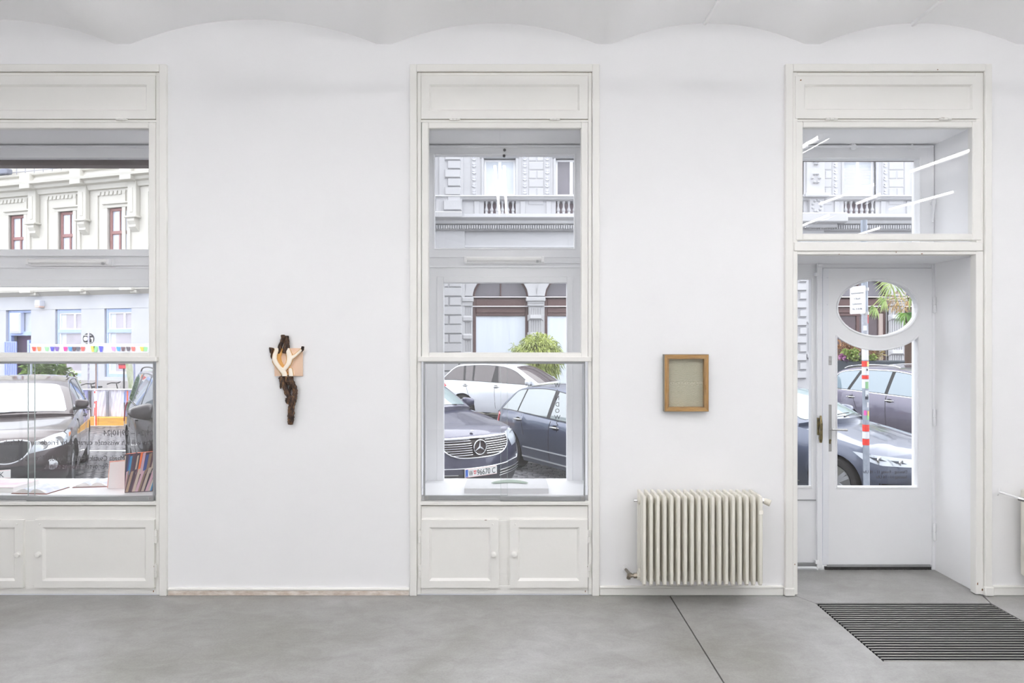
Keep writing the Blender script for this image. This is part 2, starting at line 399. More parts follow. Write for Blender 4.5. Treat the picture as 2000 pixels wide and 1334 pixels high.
def show_window(idx, c0,c1, label):
    """c0, c1: outer casing edges in px.  Everything indoors of one show window"""
    w = empty('window_%d'%idx, (X((c0+c1)/2),0,Z(985)), kind='structure', label=label)
    mb = MB()                                        # casing: outer board and a stepped inner board
    mb.holed(rect(c0,c1,127.5,1162), [rect(c0+14,c1-14,141,1163-1.2)], -.024, .0) if False else None
    s = 1/291.1
    for a,b in ((c0,c0+14),(c1-14,c1)): XB(mb, a,b, 127.5,1162, -.024,.004,.004, yr=0)
    XB(mb, c0+14,c1-14,127.5,142, -.024,.004,.004, yr=0)
    mb.build('casing', M_WOOD, w, sm=0)
    mb = MB(); a,b = c0+14.5,c1-14.5
    for p,q in ((a,a+7.2),(b-7.2,b)): XB(mb,p,q,143,1160, -.012,.03,.003, yr=0)
    XB(mb,a+7,b-7,143,149.5,-.012,.03,.003,yr=0); XB(mb,a+7,b-7,234.6,239.6,-.010,.04,.002,yr=0)
    mb.build('inner_casing', M_WOOD, w, sm=0)
    i0,i1 = c0+22.2, c1-22.2
    m = MB(); XB(m,c0+12,c1-12,140,239,-.003,-.001,.0003,yr=0); m.build('rebate', pm('aged_joint_dirt',(120,100,74),.9), w, sm=0)
    panelled(i0,i1,150,233.6, i0+15.5,i1-16.5,167,218, -.017,.02, 'hatch', w, bev=3.5)
    for p in (i0+55, i1-75): barrel_hinge(p,p+21,233.5,236.5,-.017,w)
    # upper sash
    mb = MB(); XF(mb, i0+1,i1, 240,701, 13.5,13.5,12,12.5, -.016,.035, .005, yr=0); mb.build('sash_frame', M_WOOD, w, sm=0)
    pane(i0+13,i1-12,250,690,.012,w,'pane')
    mb = MB(); XB(mb, c0+16.5,c1-16.5,696.5,706, -.045,.03,.004, yr=0); mb.build('ledge', M_WOOD, w, sm=0)
    # sliding panes below
    l0,l1 = i0+4, i1-5
    mb = MB(); XB(mb,l0,l1,706,710.5,-.012,.03,.001,yr=0); XB(mb,l0-.5,l0+2.5,710,969,.0,.03,.001,yr=0); XB(mb,l1-2.5,l1+.5,710,969,.0,.03,.001,yr=0)
    mb.build('sliding_track', M_ALU, w, sm=0)
    mid = (l0+l1)/2
    for k,(p,q,y) in enumerate(((l0+1, mid+6, .014),(mid-7, l1-1, -.002))):
        gl = pane(p,q,710,970,y,w,'sliding_pane',.006)
        ex = q if k==0 else p
        m2 = MB(); m2.box(X(ex,y)-.0008,X(ex,y)+.0008,y-.0004,y+.0064,Z(969,y),Z(711,y)); m2.build('glass_edge', M_GEDGE, gl, sm=0)
        m2 = MB(); XB(m2,p-1,q+1,968.3+(k*.6),976.3+k*1.6, y-.008,y+.014,.0015, yr=0); m2.build('bottom_rail', M_ALU, gl, sm=0)
        ep = p+4 if k==0 else q-4
        m2 = MB(); XB(m2, ep-4,ep+4,969,976.5, y-.0105,y,.001,yr=0)
        for dx in (-2,0,2): XB(m2, ep+dx-.5,ep+dx+.5,970.5,975,y-.0135,y-.009,.0005,yr=0)
        m2.build('lock', M_STEEL, gl, sm=0)
    mb = MB(); XB(mb,c0+20,c1-20,978.5,985.6,-.022,.06,.003,yr=0); mb.build('sill_nosing', M_WOOD, w, sm=0)
    mb = MB(); mb.cbox(X(c0+15),X(c1-15),.02,.50,.628,.666,.002); mb.build('window_board', M_WOOD2, w, sm=0)
    # cupboard under the window
    cx = X((c0+c1)/2)
    cp = thing('wall_cupboard', {1:'white built-in cupboard below the book display, wider and cut by the picture edge', 2:'white built-in cupboard with two square panelled doors below the car window'}[idx], 'cupboard', (cx,0,0))
    mid = (c0+c1)/2
    mb = MB(); XB(mb,i0,i1,988,1016,-.006,.05,.002,yr=0)
    mb2 = mb
    XB(mb2,i0,c0+26,1016,1143,-.006,.05,.002,yr=0); XB(mb2,c1-26,i1,1016,1143,-.006,.05,.002,yr=0)
    XB(mb2,mid-13,mid+13,1016,1143,-.006,.05,.002,yr=0); XB(mb2,i0,i1,1143,1159.8,-.006,.05,.002,yr=0)
    mb2.build('carcass', M_WOOD, cp, sm=0)
    MB().box(X(i0),X(i1),.03,.05,.001,Z(990)).build('gap_shade_sheet', M_DARK, cp, sm=0)  # dark sheet that paints in the shade behind the open gaps
    for k,(p,q) in enumerate(((c0+22.5, mid-11.5),(mid+10.5, c1-23))):
        d = panelled(p,q,1013.5,1145.5, p+15.5,q-16,1028,1132, -.026,-.006,'door',cp,bev=4.5,depth=.013)
        kx = (q-9.5) if k==0 else p+8.5
        M = Matrix.Translation((X(kx),-.026,Z(1080.5))) @ Matrix.Rotation(math.pi/2,4,'X')
        MB().lathe([(.019,0),(.019,.003),(.014,.005),(.012,.014),(.0165,.017),(.017,.021),(.013,.024),(.004,.0245)],20,mat=M).build('knob', M_WOOD, d)
        M = Matrix.Translation((X(kx-(2 if k==0 else -2)),-.026,Z(1022))) @ Matrix.Rotation(math.pi/2,4,'X')
        MB().lathe([(.006,0),(.006,.004),(.002,.006)],8,mat=M).build('peg', M_WOOD, d)
        hx = p-2.5 if k==0 else q+2.5
        for y0,y1 in ((1033,1058),(1100,1125)): barrel_hinge(hx-1,hx+1,y0,y1,-.02,cp,False)
    rust(cp, [(c1-23,1104,1.6,3,-.0265),(c0+20.5,1108,1.5,5,-.0065),(c0+60,1146.5,8,2,-.0065),(c0+118,1146.4,8,2,-.0065),(c1-27,1154,2,4,-.0065),(c0+148,1013.8,6,1.2,-.0265)])
    return w, cp
YO = .505                                             # plane of the outer window frames
w2, cup2 = show_window(2, 801, 1170, 'tall white box window showing parked cars and a stone facade')
# outer window of the middle bay
mb = MB()
mb.holed(rect(832,1137,284,952,YO), [rect(848.5,1122,302.5,485,YO), rect(866.5,1107,552.5,945,YO)], YO, YO+.06)
mb.build('outer_frame', M_WOOD2, w2, sm=0)
mb = MB(); XF(mb,846,1124.5,300,487.5,3,3,3,3,YO-.012,YO+.004,.003); XF(mb,853,1119,540,948,13,11.5,12,3.5,YO-.010,YO+.004,.003)
mb.build('outer_sash', M_WOOD2, w2, sm=0)
mb = MB(); XB(mb,832,1137,283.5,287,YO-.03,YO,.002); XB(mb,836,1136,501,503,YO-.012,YO,.002); XB(mb,836,1136,519.5,522.5,YO-.016,YO,.002); XB(mb,1063,1136,511.5,514,YO-.014,YO,.002)
XB(mb,1117,1139,940,949,YO-.02,YO,.004)
mb.build('bead', M_WOOD2, w2, sm=0)
pane(847,1123.5,301,486.5,YO+.02,w2,'outer_pane'); pane(865,1108.5,551,946.5,YO+.02,w2,'outer_pane')
for px,py in ((985.5,293),(984.5,304.5)):
    MB().tube([P(px,py,YO-.016),P(px,py,YO+.0)],.011,10).build('latch', M_BLACK, w2)
b = wloc(w2)
for k,ch in enumerate('WINDOW24'):
    me = text_mesh(ch, .046, None, True, xs=.95); me.materials.append(pm('black_vinyl_lettering',(30,30,34),.5))
    wdt = (min(v.co.x for v in me.vertices)); p = P(1088.5, 756.5+12.45*k, YO+.027)
    inst('lettering', me, w2, (p[0]-b.x-wdt/2, p[1]-b.y, p[2]-b.z))

w1, cup1 = show_window(1, -204, 328, 'wide white box window showing a street with cars and houses')
mb = MB()
mb.holed(rect(-160,316,286,952,YO), [rect(-150,311,308,487,YO), rect(-150,311,560,946,YO)], YO, YO+.06)
mb.build('outer_frame', M_WOOD2, w1, sm=0)
mb = MB(); XB(mb,-160,316,284,287.5,YO-.03,YO,.002); XB(mb,-160,316,487,500,YO-.03,YO,.003); XB(mb,-160,316,521,523.5,YO-.014,YO,.002)
XB(mb,-160,316,546,560,YO-.02,YO,.003); XB(mb,218,316,516,519,YO-.014,YO,.002)
mb.build('bead', M_WOOD2, w1, sm=0)
pane(-151,312,306,489,YO+.02,w1,'outer_pane'); pane(-151,312,558,948,YO+.02,w1,'outer_pane')
MB().box(X(-185,.62),X(330,.62),.60,.70,Z(324,.62),Z(300,.62)).build('shutter_box', M_BROWNBOX, w1, sm=0)
YT = YO+.027
lettering('18|09|24 \u2013 29|10|24', 315, 850.5, YT, 10.5, 113, w1)
lettering('\u00bbWas will ich wissen?\u00ab curated_by Friedemann Malsch', 312, 869, YT, 10.5, 304, w1)
lettering('Magda Csutak | Edith Dekyndt | Thomas Lehnerer', 243, 900, YT, 10.5, 241, w1)
lettering('Perjovschi | tomas schmit', 210, 915.5, YT, 10.5, 123, w1)
# fluorescent battens on the cross rails
def batten(px0,px1,py,label):
    x0,x1,z = X(px0,YO-.04), X(px1,YO-.04), Z(py,YO-.04)
    t = thing('window_lamp', label, 'lamp', ((x0+x1)/2, YO-.02, z))
    MB().cbox(x0,x1,YO-.03,YO,z-.026,z+.026,.004).build('housing', M_WHITE, t, sm=0)
    MB().tube([(x0+.02,YO-.052,z+.006),(x1-.02,YO-.052,z+.006)],.0135,10).build('tube', pm('unlit_fluorescent_tube',(246,246,244),.25), t)
    for q in (x0+.004,x1-.024): MB().cbox(q,q+.02,YO-.066,YO-.028,z-.022,z+.024,.003).build('tube_socket', M_WHITE, t, sm=0)
    MB().tube([(x1-.06,YO-.055,z-.012),(x1-.045,YO-.055,z-.012)],.010,8).build('starter', pm('grey_plastic',(170,170,172),.5), t)
batten(905.5,1063.5,507.3,'unlit fluorescent batten across the narrow middle window')
batten(53,217,512,'unlit fluorescent batten above the book display')

# ---------------------------------------------------------------- door bay
dr = empty('door_1', (X(1732),0,0), kind='structure', label='white panelled shop door with an oval pane and a fanlight above')
mb = MB()
for a,b in ((1531.5,1546.5),(1919.5,1933.5)): XB(mb,a,b,127,1150,-.024,.004,.004,yr=0)
XB(mb,1546.5,1919.5,127,141.5,-.024,.004,.004,yr=0)
mb.build('casing', M_WOOD, dr, sm=0)
mb = MB(); XB(mb,1529.5,1549,1146,1161,-.034,.004,.004,yr=0); XB(mb,1918,1935.5,1144,1161,-.034,.004,.004,yr=0); mb.build('plinth_block', M_WOOD, dr, sm=0)
mb = MB()
XB(mb,1547,1556.5,142.5,1160,-.012,.05,.003,yr=0); XB(mb,1904.5,1919,142.5,1160,-.010,.05,.003,yr=0)
XB(mb,1556,1905,142.5,149.5,-.010,.05,.003,yr=0); XB(mb,1556,1905,233.8,238,-.010,.05,.002,yr=0)
XB(mb,1549,1917,473.5,491,-.020,.06,.004,yr=0); XB(mb,1553,1912,490.5,497.5,-.008,.07,.003,yr=0)
mb.build('inner_casing', M_WOOD, dr, sm=0)
m = MB(); XB(m,1544,1921,140,239,-.003,-.001,.0003,yr=0); m.build('rebate', pm('aged_joint_dirt',(120,100,74),.9), dr, sm=0)
panelled(1552,1910,150.5,233, 1569,1896,167,216, -.017,.02,'hatch',dr,bev=3)
for p in (1610,1831): barrel_hinge(p,p+23,232.5,235.8,-.017,dr)
mb = MB(); XF(mb,1552.5,1914.5,238.5,470,14,18,12,13,-.016,.035,.005,yr=0); mb.build('fanlight_sash', M_WOOD, dr, sm=0)
TILT = .0
pane(1565.5,1897,250,458,.014,dr,'pane',tilt=0.021)
rust(dr, [(1562,158.5,3.5,3,-.0175),(1613,234,5,1.6,-.027),(1836,233,9,2,-.027),(1827,139,2.5,2,-.0245),(1747,493.5,2,2,-.0205),(1797,496.5,4,2.4,-.0205),(1636,497,3,1.6,-.0205),(1551,1101,2,3,-.0125),(1912,1148,3,5,-.0345),(1907,1139,2,6,-.0125)])
# head and outer fanlight frame inside the reveal
mb = MB(); mb.box(OPS[2][0],OPS[2][1],.05,TW-.04,Z(500,.05),Z(480,.05)); mb.build('soffit', M_WOOD2, dr, sm=0)
mb = MB(); mb.holed(rect(1486,1824,286,500,YO), [rect(1500,1797,309,492,YO)], YO, YO+.08); XF(mb,1498,1799.5,307,494,3,3,2.5,2.5,YO-.006,YO+.01,.002)
XB(mb,1486,1824,283.5,286.5,YO-.03,YO,.002)
mb.build('outer_fanlight_frame', M_WOOD2, dr, sm=0)
pane(1499,1798,308,493,YO+.05,dr,'outer_pane')
MB().box(OPS[2][0],OPS[2][1],.62,.70,Z(311,.62),Z(298,.62)).build('shutter_box', M_BROWNBOX, dr, sm=0)
for px in (1567,1776): 
    m = MB(); XB(m,px,px+12,284,291,YO-.02,YO,.002); XB(m,px+4,px+8,281,287,YO-.03,YO-.018,.002); m.build('bracket', M_WOOD2, dr, sm=0)
m = MB(); m.lathe([(.004,0),(.022,.004),(.024,.02),(.012,.03),(.004,.032)],10,mat=Matrix.Translation(P(1665,288,YO))@Matrix.Rotation(math.pi/2,4,'X')); XB(m,1663,1670,279,284,YO-.03,YO,.002)
m.build('bracket', M_WOOD2, dr)
m = MB(); p0 = P(1824,394,YO-.02); p1 = P(1822,434,YO-.05)
m.tube([P(1824,390,YO-.01),p0,P(1824,402,YO-.03),p1],[.013,.015,.009,.006],8); m.tube([P(1818,398,YO-.012),P(1826,398,YO-.012)],.007,6)
m.build('catch_lever', M_WOOD2, dr)
mb = MB(); XB(mb,1486,1826,503,516,YO-.004,YO+.09,.002); XB(mb,1486,1826,515.5,523,YO+.012,YO+.09,.002); XB(mb,1820.5,1826.5,515,1114,YO+.0,YO+.09,.002)
mb.build('door_frame', M_WOOD2, dr, sm=0)
# fixed leaf
fx = empty('fixed_leaf', wloc(dr)-wloc(dr), parent=dr)
mb = MB(); mb.holed(rect(1487,1597,522.5,1106,YO), [rect(1500,1585,545.5,951,YO)], YO+.004, YO+.05)
XF(mb,1498,1588,543,954,3,3.5,3,5,YO-.004,YO+.012,.002); mb.build('stiles', M_WOOD2, fx, sm=0)
mb = MB(); XB(mb,1500,1594,976,978,YO-.002,YO+.008,.001); XB(mb,1487,1597,1099,1106.5,YO-.008,YO+.01,.002); mb.build('kick_strip', M_ALU, fx, sm=0)
pane(1499,1586,544.5,952,YO+.03,fx,'pane')
mb = MB(); XB(mb,1597,1606.5,521,1110,YO-.014,YO+.03,.004); mb.build('cover_post', M_WOOD2, fx, sm=0)
mb = MB(); mb.tube([P(1596.5,509,YO-.02),P(1596.5,812,YO-.02)],.0055,8); mb.tube([P(1596.5,866,YO-.02),P(1596.5,1113,YO-.02)],.0055,8)
for py in (532,1095): XB(mb,1593,1600,py,py+7,YO-.03,YO-.005,.002)
XB(mb,1598,1608,516,521,YO-.03,YO-.01,.002)
mb.tube([P(1599,508,YO-.02),P(1599,508,YO+.0)],.012,8)
mb.build('bolt_rod', M_WOOD2, fx)
mb = MB(); XB(mb,1597.5,1600.5,816,850,YO-.034,YO-.014,.002)
mb.tube([P(1603,812,YO-.03),P(1603.5,828,YO-.045),P(1604,842,YO-.05),P(1603,856,YO-.04),P(1603,864,YO-.034)],[.006,.012,.010,.014,.010],10)
mb.build('bolt_handle', M_BRASS, fx)
# moving leaf
lf = empty('door_leaf', (0,0,0), parent=dr)
def ell(cx,cy,rx,ry,n=40,a0=0,a1=2*math.pi):
    return [(X(cx+rx*math.cos(a0+(a1-a0)*i/n),YO), Z(cy+ry*math.sin(a0+(a1-a0)*i/n),YO)) for i in range(n+(0 if a1-a0>6.2 else 1))]
def lower_outline(l,r,bt,off=0.):
    rx,ry = 105.+off, 80.3+off; cx,cy = 1714.6,601.7; pts = [(X(l,YO),Z(bt,YO)),(X(r,YO),Z(bt,YO))]
    for i in range(21):
        px = r+(l-r)*i/20; t = min(1,abs(px-cx)/rx); pts.append((X(px,YO), Z(cy+ry*math.sqrt(1-t*t),YO)))
    return pts
mb = MB()
mb.holed(rect(1608,1820,524,1104,YO), [ell(1714.6,601.7,77.6,53.5), lower_outline(1635.5,1792,951)], YO, YO+.05)
mb.build('door_board', M_WOOD2, lf, sm=0)
# mouldings round the panes
mb = MB()
ov = [(p[0],YO-.002,p[1]) for p in ell(1714.6,601.7,80,56)]; mb.tube(ov,.008,6,closed=True)
mb.build('oval_moulding', M_WOOD2, lf)
mb = MB(); lo = [(p[0],YO-.001,p[1]) for p in lower_outline(1633.8,1794,953,1.5)]; mb.tube([lo[-1],lo[0],lo[1],lo[2]],.0065,6); mb.tube(lo[2:],.0065,6); mb.build('pane_moulding', M_WOOD2, lf)
mb = MB(); mb.prism(ell(1714.6,601.7,79,55), lambda a,b,c:(a,c,b), YO+.022,YO+.027); mb.build('oval_pane', M_GLASS, lf, sm=0)
mb = MB(); mb.prism(lower_outline(1634,1793.5,952.5,-1), lambda a,b,c:(a,c,b), YO+.022,YO+.027); mb.build('lower_pane', M_GLASS, lf, sm=0)
lettering('Dienstag - Freitag 11 - 18 Uhr', 1771.5, 924.5, YO+.029, 6.0, 86.5, lf, mirror=True)
lettering('Samstag 11 - 16 Uhr', 1771.5, 934.5, YO+.029, 6.0, 61, lf, mirror=True)
mb = MB(); XB(mb,1607.3,1618.6,526,1102.5,YO-.008,YO,.001)
for py in (542.5,595,978,1085): mb.tube([P(1616,py,YO-.0095),P(1616,py,YO-.006)],.004,6)
mb.build('cover_strip', pm('white_aluminium',(232,234,238),.35), lf, sm=0)
mb = MB(); XB(mb,1616,1818,1103,1107.5,YO-.012,YO+.0,.001)
for px in (1625,1654,1685,1724,1775,1813): mb.tube([P(px,1105.2,YO-.014),P(px,1105.2,YO-.010)],.004,6)
mb.build('bottom_strip', M_ALU, lf, sm=0)
mb = MB()
for i in range(150):
    px = 1612+206*i/149+random.uniform(-.4,.4); XB(mb,px-.7,px+.7,1107,1113.2+random.uniform(-.5,.3),YO-.004,YO+.012,0.0004)
o = mb.build('brush', pm('dark_bristle',(62,60,60),.8), lf, sm=0); o['kind'] = 'stuff'
mb = MB(); XB(mb,1618,1624.8,790.5,882,YO-.008,YO,.004); mb.build('lock_plate', M_STEEL, lf, sm=0)
mb = MB(); mb.tube([P(1621.5,838.5,YO),P(1621.5,838.5,YO-.045),P(1625,838.8,YO-.055),P(1640,839.5,YO-.055),P(1654.5,840,YO-.052)],[.009,.009,.0085,.0075,.0095],10); mb.build('handle', M_STEEL, lf)
mb = MB(); mb.tube([P(1621.5,860,YO-.013),P(1621.5,860,YO-.006)],.0085,10); XB(mb,1619.8,1623.2,860,867,YO-.013,YO-.006,.002); mb.build('cylinder_lock', M_BRASS, lf)
mb = MB(); XB(mb,1618,1625,696,713,YO-.008,YO,.005); mb.tube([P(1621.5,702,YO-.016),P(1621.5,702,YO-.006)],.0085,10); mb.build('upper_lock', M_STEEL, lf, sm=0)
for a,b in ((580.5,611),(799,831),(1021,1054)):
    m = MB(); xx = X(1822.8,YO); z0,z1 = Z(b,YO),Z(a,YO); zm = (z0+z1)/2
    m.tube([(xx,YO-.014,z0),(xx,YO-.014,zm-.0015)],.0105,8); m.tube([(xx,YO-.014,zm+.0015),(xx,YO-.014,z1)],.0105,8)
    m.tube([(xx,YO-.014,z0-.008),(xx,YO-.014,z1+.008)],.004,6); m.build('hinge', M_WOOD2, lf)
# baseboards
for nm,a,b,pyt in (('baseboard_left',329,800.5,1150.5),('baseboard_middle',1171,1529,1146.5),('baseboard_right',1936,X(0)*0+2000+1000,1146)):
    o = MB(); XB(o,a,b,pyt,1161.8,-.012,.004,.003,yr=0); XB(o,a,b,pyt-3,pyt+1.5,-.018,.004,.004,yr=0)
    o.build(nm, M_WOOD, sm=0, kind='structure', label='low white painted skirting along the '+{'baseboard_left':'wall under the branch sculpture','baseboard_middle':'wall under the radiator','baseboard_right':'wall beyond the door'}[nm])
m = MB(); XB(m,330,799,1152.5,1161.6,-.0135,-.004,.001,yr=0); m.build('trim_1', M_DIRT, sm=0, kind='structure', label='bare worn strip of plaster at the skirting foot')
# ------------------------------------------------------------------ entrance mat
mt = thing('entrance_mat', 'dark ribbed entrance mat with thin metal bars set in the floor by the door', 'mat', ((MX0+MX1)/2,(MY0+MY1)/2,0))
M_RUB = pm('black_ribbed_rubber', (50,49,51), .9, col2=(34,33,35), vs=60, spec=.15); M_BAR = pm('mat_aluminium_bar', (205,203,198), .35, .6)
MB().box(MX0+.004,MX1-.004,MY0+.004,MY1-.002,-.05,-.02).build('tray', M_DARK, mt, sm=0)
NB = 25; pit = (MY1-MY0-.012)/NB
rb = MB(); wdm = MX1-MX0-.016
rb.box(-wdm/2,wdm/2,-pit*.40,pit*.36,-.02,-.003)
for k in range(4):
    yy = -pit*.40+pit*.76*(k+.15)/4; rb.box(-wdm/2,wdm/2,yy,yy+pit*.11,-.003,-.0008)
rme = rb.mesh('rubber_rib', M_RUB, sm=0)
bme = MB().cbox(-wdm/2,wdm/2,-.0019,.0019,-.02,.001,.0006).mesh('metal_bar', M_BAR, sm=0)
b0 = wloc(mt)
for i in range(NB):
    yy = MY0+.006+pit*(i+.5)
    inst('rubber_rib', rme, mt, (0,yy-b0.y,0)); inst('metal_bar', bme, mt, (0,yy-pit*.5-b0.y+.002,0))

# ------------------------------------------------------------------ radiators
M_RAD = pm('ivory_radiator_enamel', (219,216,206), .35, bump=.05, bs=30, var=.03, vs=9)
def radiator_section():
    m = MB(); yf, yb, z0, z1 = -.248, -.048, .147, .718
    t = .0115
    def col(ya, yb_, chf):
        # column outline in the y-z plane with sloping foot and rounded top
        pts = [(ya,z0+.014),(ya,z1-.022),(ya+.006,z1-.006),(ya+.022,z1),(yb_,z1),(yb_,z0+.01+chf),(ya+.012,z0)]
        n = len(pts); vs = []
        for s,ins in ((-t,.004),(-t+.004,0),(t-.004,0),(t,.004)):
            cy = sum(p[0] for p in pts)/n; cz = sum(p[1] for p in pts)/n
            for y,z in pts:
                vs.append((s, y+(ins if y<cy else -ins), z+(ins if z<cz else -ins)))
        fs = [tuple(range(n)), tuple(3*n+i for i in range(n))]
        for k in range(3):
            for i in range(n): fs.append((k*n+i,k*n+(i+1)%n,(k+1)*n+(i+1)%n,(k+1)*n+i))
        m.add(vs, fs)
    col(yf, yf+.058, .02); col(yf+.071, yf+.129, .012); col(yf+.142, yb, .0)
    for zz in (z1-.048, z0+.048):
        m.cbox(-t*.95,t*.95,yf+.03,yb-.02,zz-.032,zz+.032,.006)
    for zz in (z1-.05, z0+.055):
        for yy in (yf+.10,): m.tube([(-.0216,yy,zz),(.0216,yy,zz)], .026, 12)
    return m.mesh('section', M_RAD, sm=40)
SEC = radiator_section()
def radiator(x0, n, label):
    t = thing('radiator', label, 'radiator', (x0+.0435*(n-1)/2, -.15, .147))
    b = wloc(t)
    for i in range(n): inst('section', SEC, t, (x0+.0435*i-b.x, -b.y, -b.z))
    for xx in (x0+.0435*2, x0+.0435*(n-3)):
        MB().cbox(xx-.012,xx+.012,-.06,-.001,.20,.225,.003).cbox(xx-.012,xx+.012,-.06,-.001,.62,.645,.003).build('wall_bracket', M_RAD, t, sm=0)
    return t
RAD = radiator(.841, 18, 'ivory column radiator of eighteen sections below the wooden framed picture')
xe = .841+.0435*17
m = MB(); yv = -.148; zv = .668
m.tube([(xe+.010,yv,zv),(xe+.034,yv,zv)],.016,8); m.tube([(xe+.034,yv,zv),(xe+.05,yv,zv)],.020,6); m.build('valve_nut', M_STEEL, RAD)
m = MB(); m.tube([(xe+.048,yv,zv),(xe+.062,yv-.004,zv-.004),(xe+.09,yv-.02,zv-.014)],[.014,.020,.0215],14); m.build('valve_knob', pm('ivory_plastic',(226,222,210),.4), RAD)
m = MB(); m.tube([(xe+.04,yv,zv),(xe+.04,-.06,zv+.01),(xe+.03,-.006,zv+.01)],.009,8); m.build('supply_pipe', M_RAD, RAD)
xb_ = .841; zb_ = .180
m = MB(); m.tube([(xb_-.010,yv,zb_),(xb_-.03,yv,zb_)],.026,10); m.tube([(xb_-.018,yv,.668),(xb_-.028,yv,.668)],.022,10); m.build('plug', M_RAD, RAD)
m = MB(); m.tube([(xb_-.026,yv,.668),(xb_-.042,yv,.668)],[.007,.006],8); m.tube([(xb_-.042,yv,.668),(xb_-.05,yv,.668)],.009,6); m.build('bleed_valve', M_STEEL, RAD)
m = MB(); m.tube([(xb_-.03,yv,zb_),(xb_-.052,yv,zb_)],.017,6); m.tube([(xb_-.052,yv,zb_),(xb_-.075,yv,zb_+.002)],.012,8); m.tube([(xb_-.088,yv-.022,zb_-.008),(xb_-.082,yv+.0,zb_+.004)],.015,6)
m.tube([(xb_-.066,yv,zb_),(xb_-.072,yv+.05,zb_-.002),(xb_-.078,-.006,zb_-.008)],[.015,.011,.010],8); m.build('tap', pm('dull_brass_nickel',(140,132,120),.3,.9), RAD)
m = MB()
for i in range(11):
    a0 = 2*math.pi*i/11; a1 = 2*math.pi*(i+.92)/11; r = random.uniform(.024,.034)
    m.prism([(0,0),(r*math.cos(a0),r*math.sin(a0)),(r*math.cos(a1),r*math.sin(a1))], lambda p,q,c:(xb_-.080+p,c,zb_-.006+q), -.005-random.uniform(0,.004), -.0005)
m.build('pipe_rosette', M_WALL, RAD, sm=0)
MB().cbox(xe-.013,xe+.0135,-.2515,-.2475,.603,.628,.001).build('tag', pm('paper_tag',(238,234,226),.7), RAD, sm=0)
RAD2 = radiator(3.386, 14, 'ivory column radiator past the door, only its end section inside the picture')
m = MB(); xs_ = 3.386
m.tube([(xs_-.010,yv,.668),(xs_-.02,yv,.668)],.022,10); m.build('plug', M_RAD, RAD2)
m = MB(); m.tube([(xs_-.018,yv,.668),(xs_-.034,yv,.668)],.013,6); m.tube([(xs_-.034,yv,.668),(xs_-.046,yv,.669)],.014,8); m.build('valve', pm('brass',(200,165,90),.25,1.), RAD2)
m = MB(); m.tube([(xs_-.044,yv,.669),(xs_-.062,yv+.012,.672),(xs_-.075,yv+.03,.675)],.015,8); m.build('valve_body', M_STEEL, RAD2)
m = MB(); m.tube([(xs_-.07,yv+.024,.674),(xs_-.125,-.008,.692)],.0075,8); m.tube([(xs_-.122,-.006,.691),(xs_-.126,-.003,.692)],[.022,.028],12); m.build('supply_pipe', M_WALL, RAD2)

# ------------------------------------------------------------------ picture in a wooden frame
fr = thing('framed_picture', 'small wooden framed picture with pale grey-green ripples behind glossy film', 'picture', P(1341,748,0))
def wood_grain(name, base, dark, sc, st):
    m = pm(name, base, .45, col2=dark, vs=sc, stretch=st, bump=.1, bs=60); return m
M_OAKV = wood_grain('oak_upright', (176,138,84), (128,92,50), 16, (6,6,.6)); M_OAKH = wood_grain('oak_cross', (182,145,90), (134,98,56), 16, (.6,6,6))
yf = -.048; s = (D+yf)/F
x0,x1,z0,z1 = X(1298.5,yf),X(1383.7,yf),Z(803.3,yf),Z(693,yf); wv = 8.0*s
def member(a,b,c,d,e,mat_,name):
    """mitred frame member with a rounded outer edge: a,b outer corners, c,d inner corners (x,z)"""
    m = MB(); vs = []
    for (p,q) in ((a,b),(c,d)):
        pass
    o = [a,b,d,c]
    m.prism(o, lambda p,q,y:(p,y,q), yf, -.002); m.build(name, mat_, fr, sm=0)
member((x0,z1),(x1,z1),(x0+wv,z1-wv),(x1-wv,z1-wv),0,M_OAKH,'frame_rail'); member((x0,z0),(x1,z0),(x0+wv,z0+wv),(x1-wv,z0+wv),0,M_OAKH,'frame_rail')
member((x0,z0),(x0,z1),(x0+wv,z0+wv),(x0+wv,z1-wv),0,M_OAKV,'frame_stile'); member((x1,z0),(x1,z1),(x1-wv,z0+wv),(x1-wv,z1-wv),0,M_OAKV,'frame_stile')
m = MB()
for (a,b,c,d) in ((x0-.0035,x0,z0,z1),(x1,x1+.003,z0,z1),(x0-.0035,x1+.003,z0-.003,z0),(x0-.0035,x1+.003,z1,z1+.003)): m.box(a,b,yf+.003,-.001,c,d)
m.build('tape_edge', pm('grey_edge_tape',(128,124,116),.6), fr, sm=0)
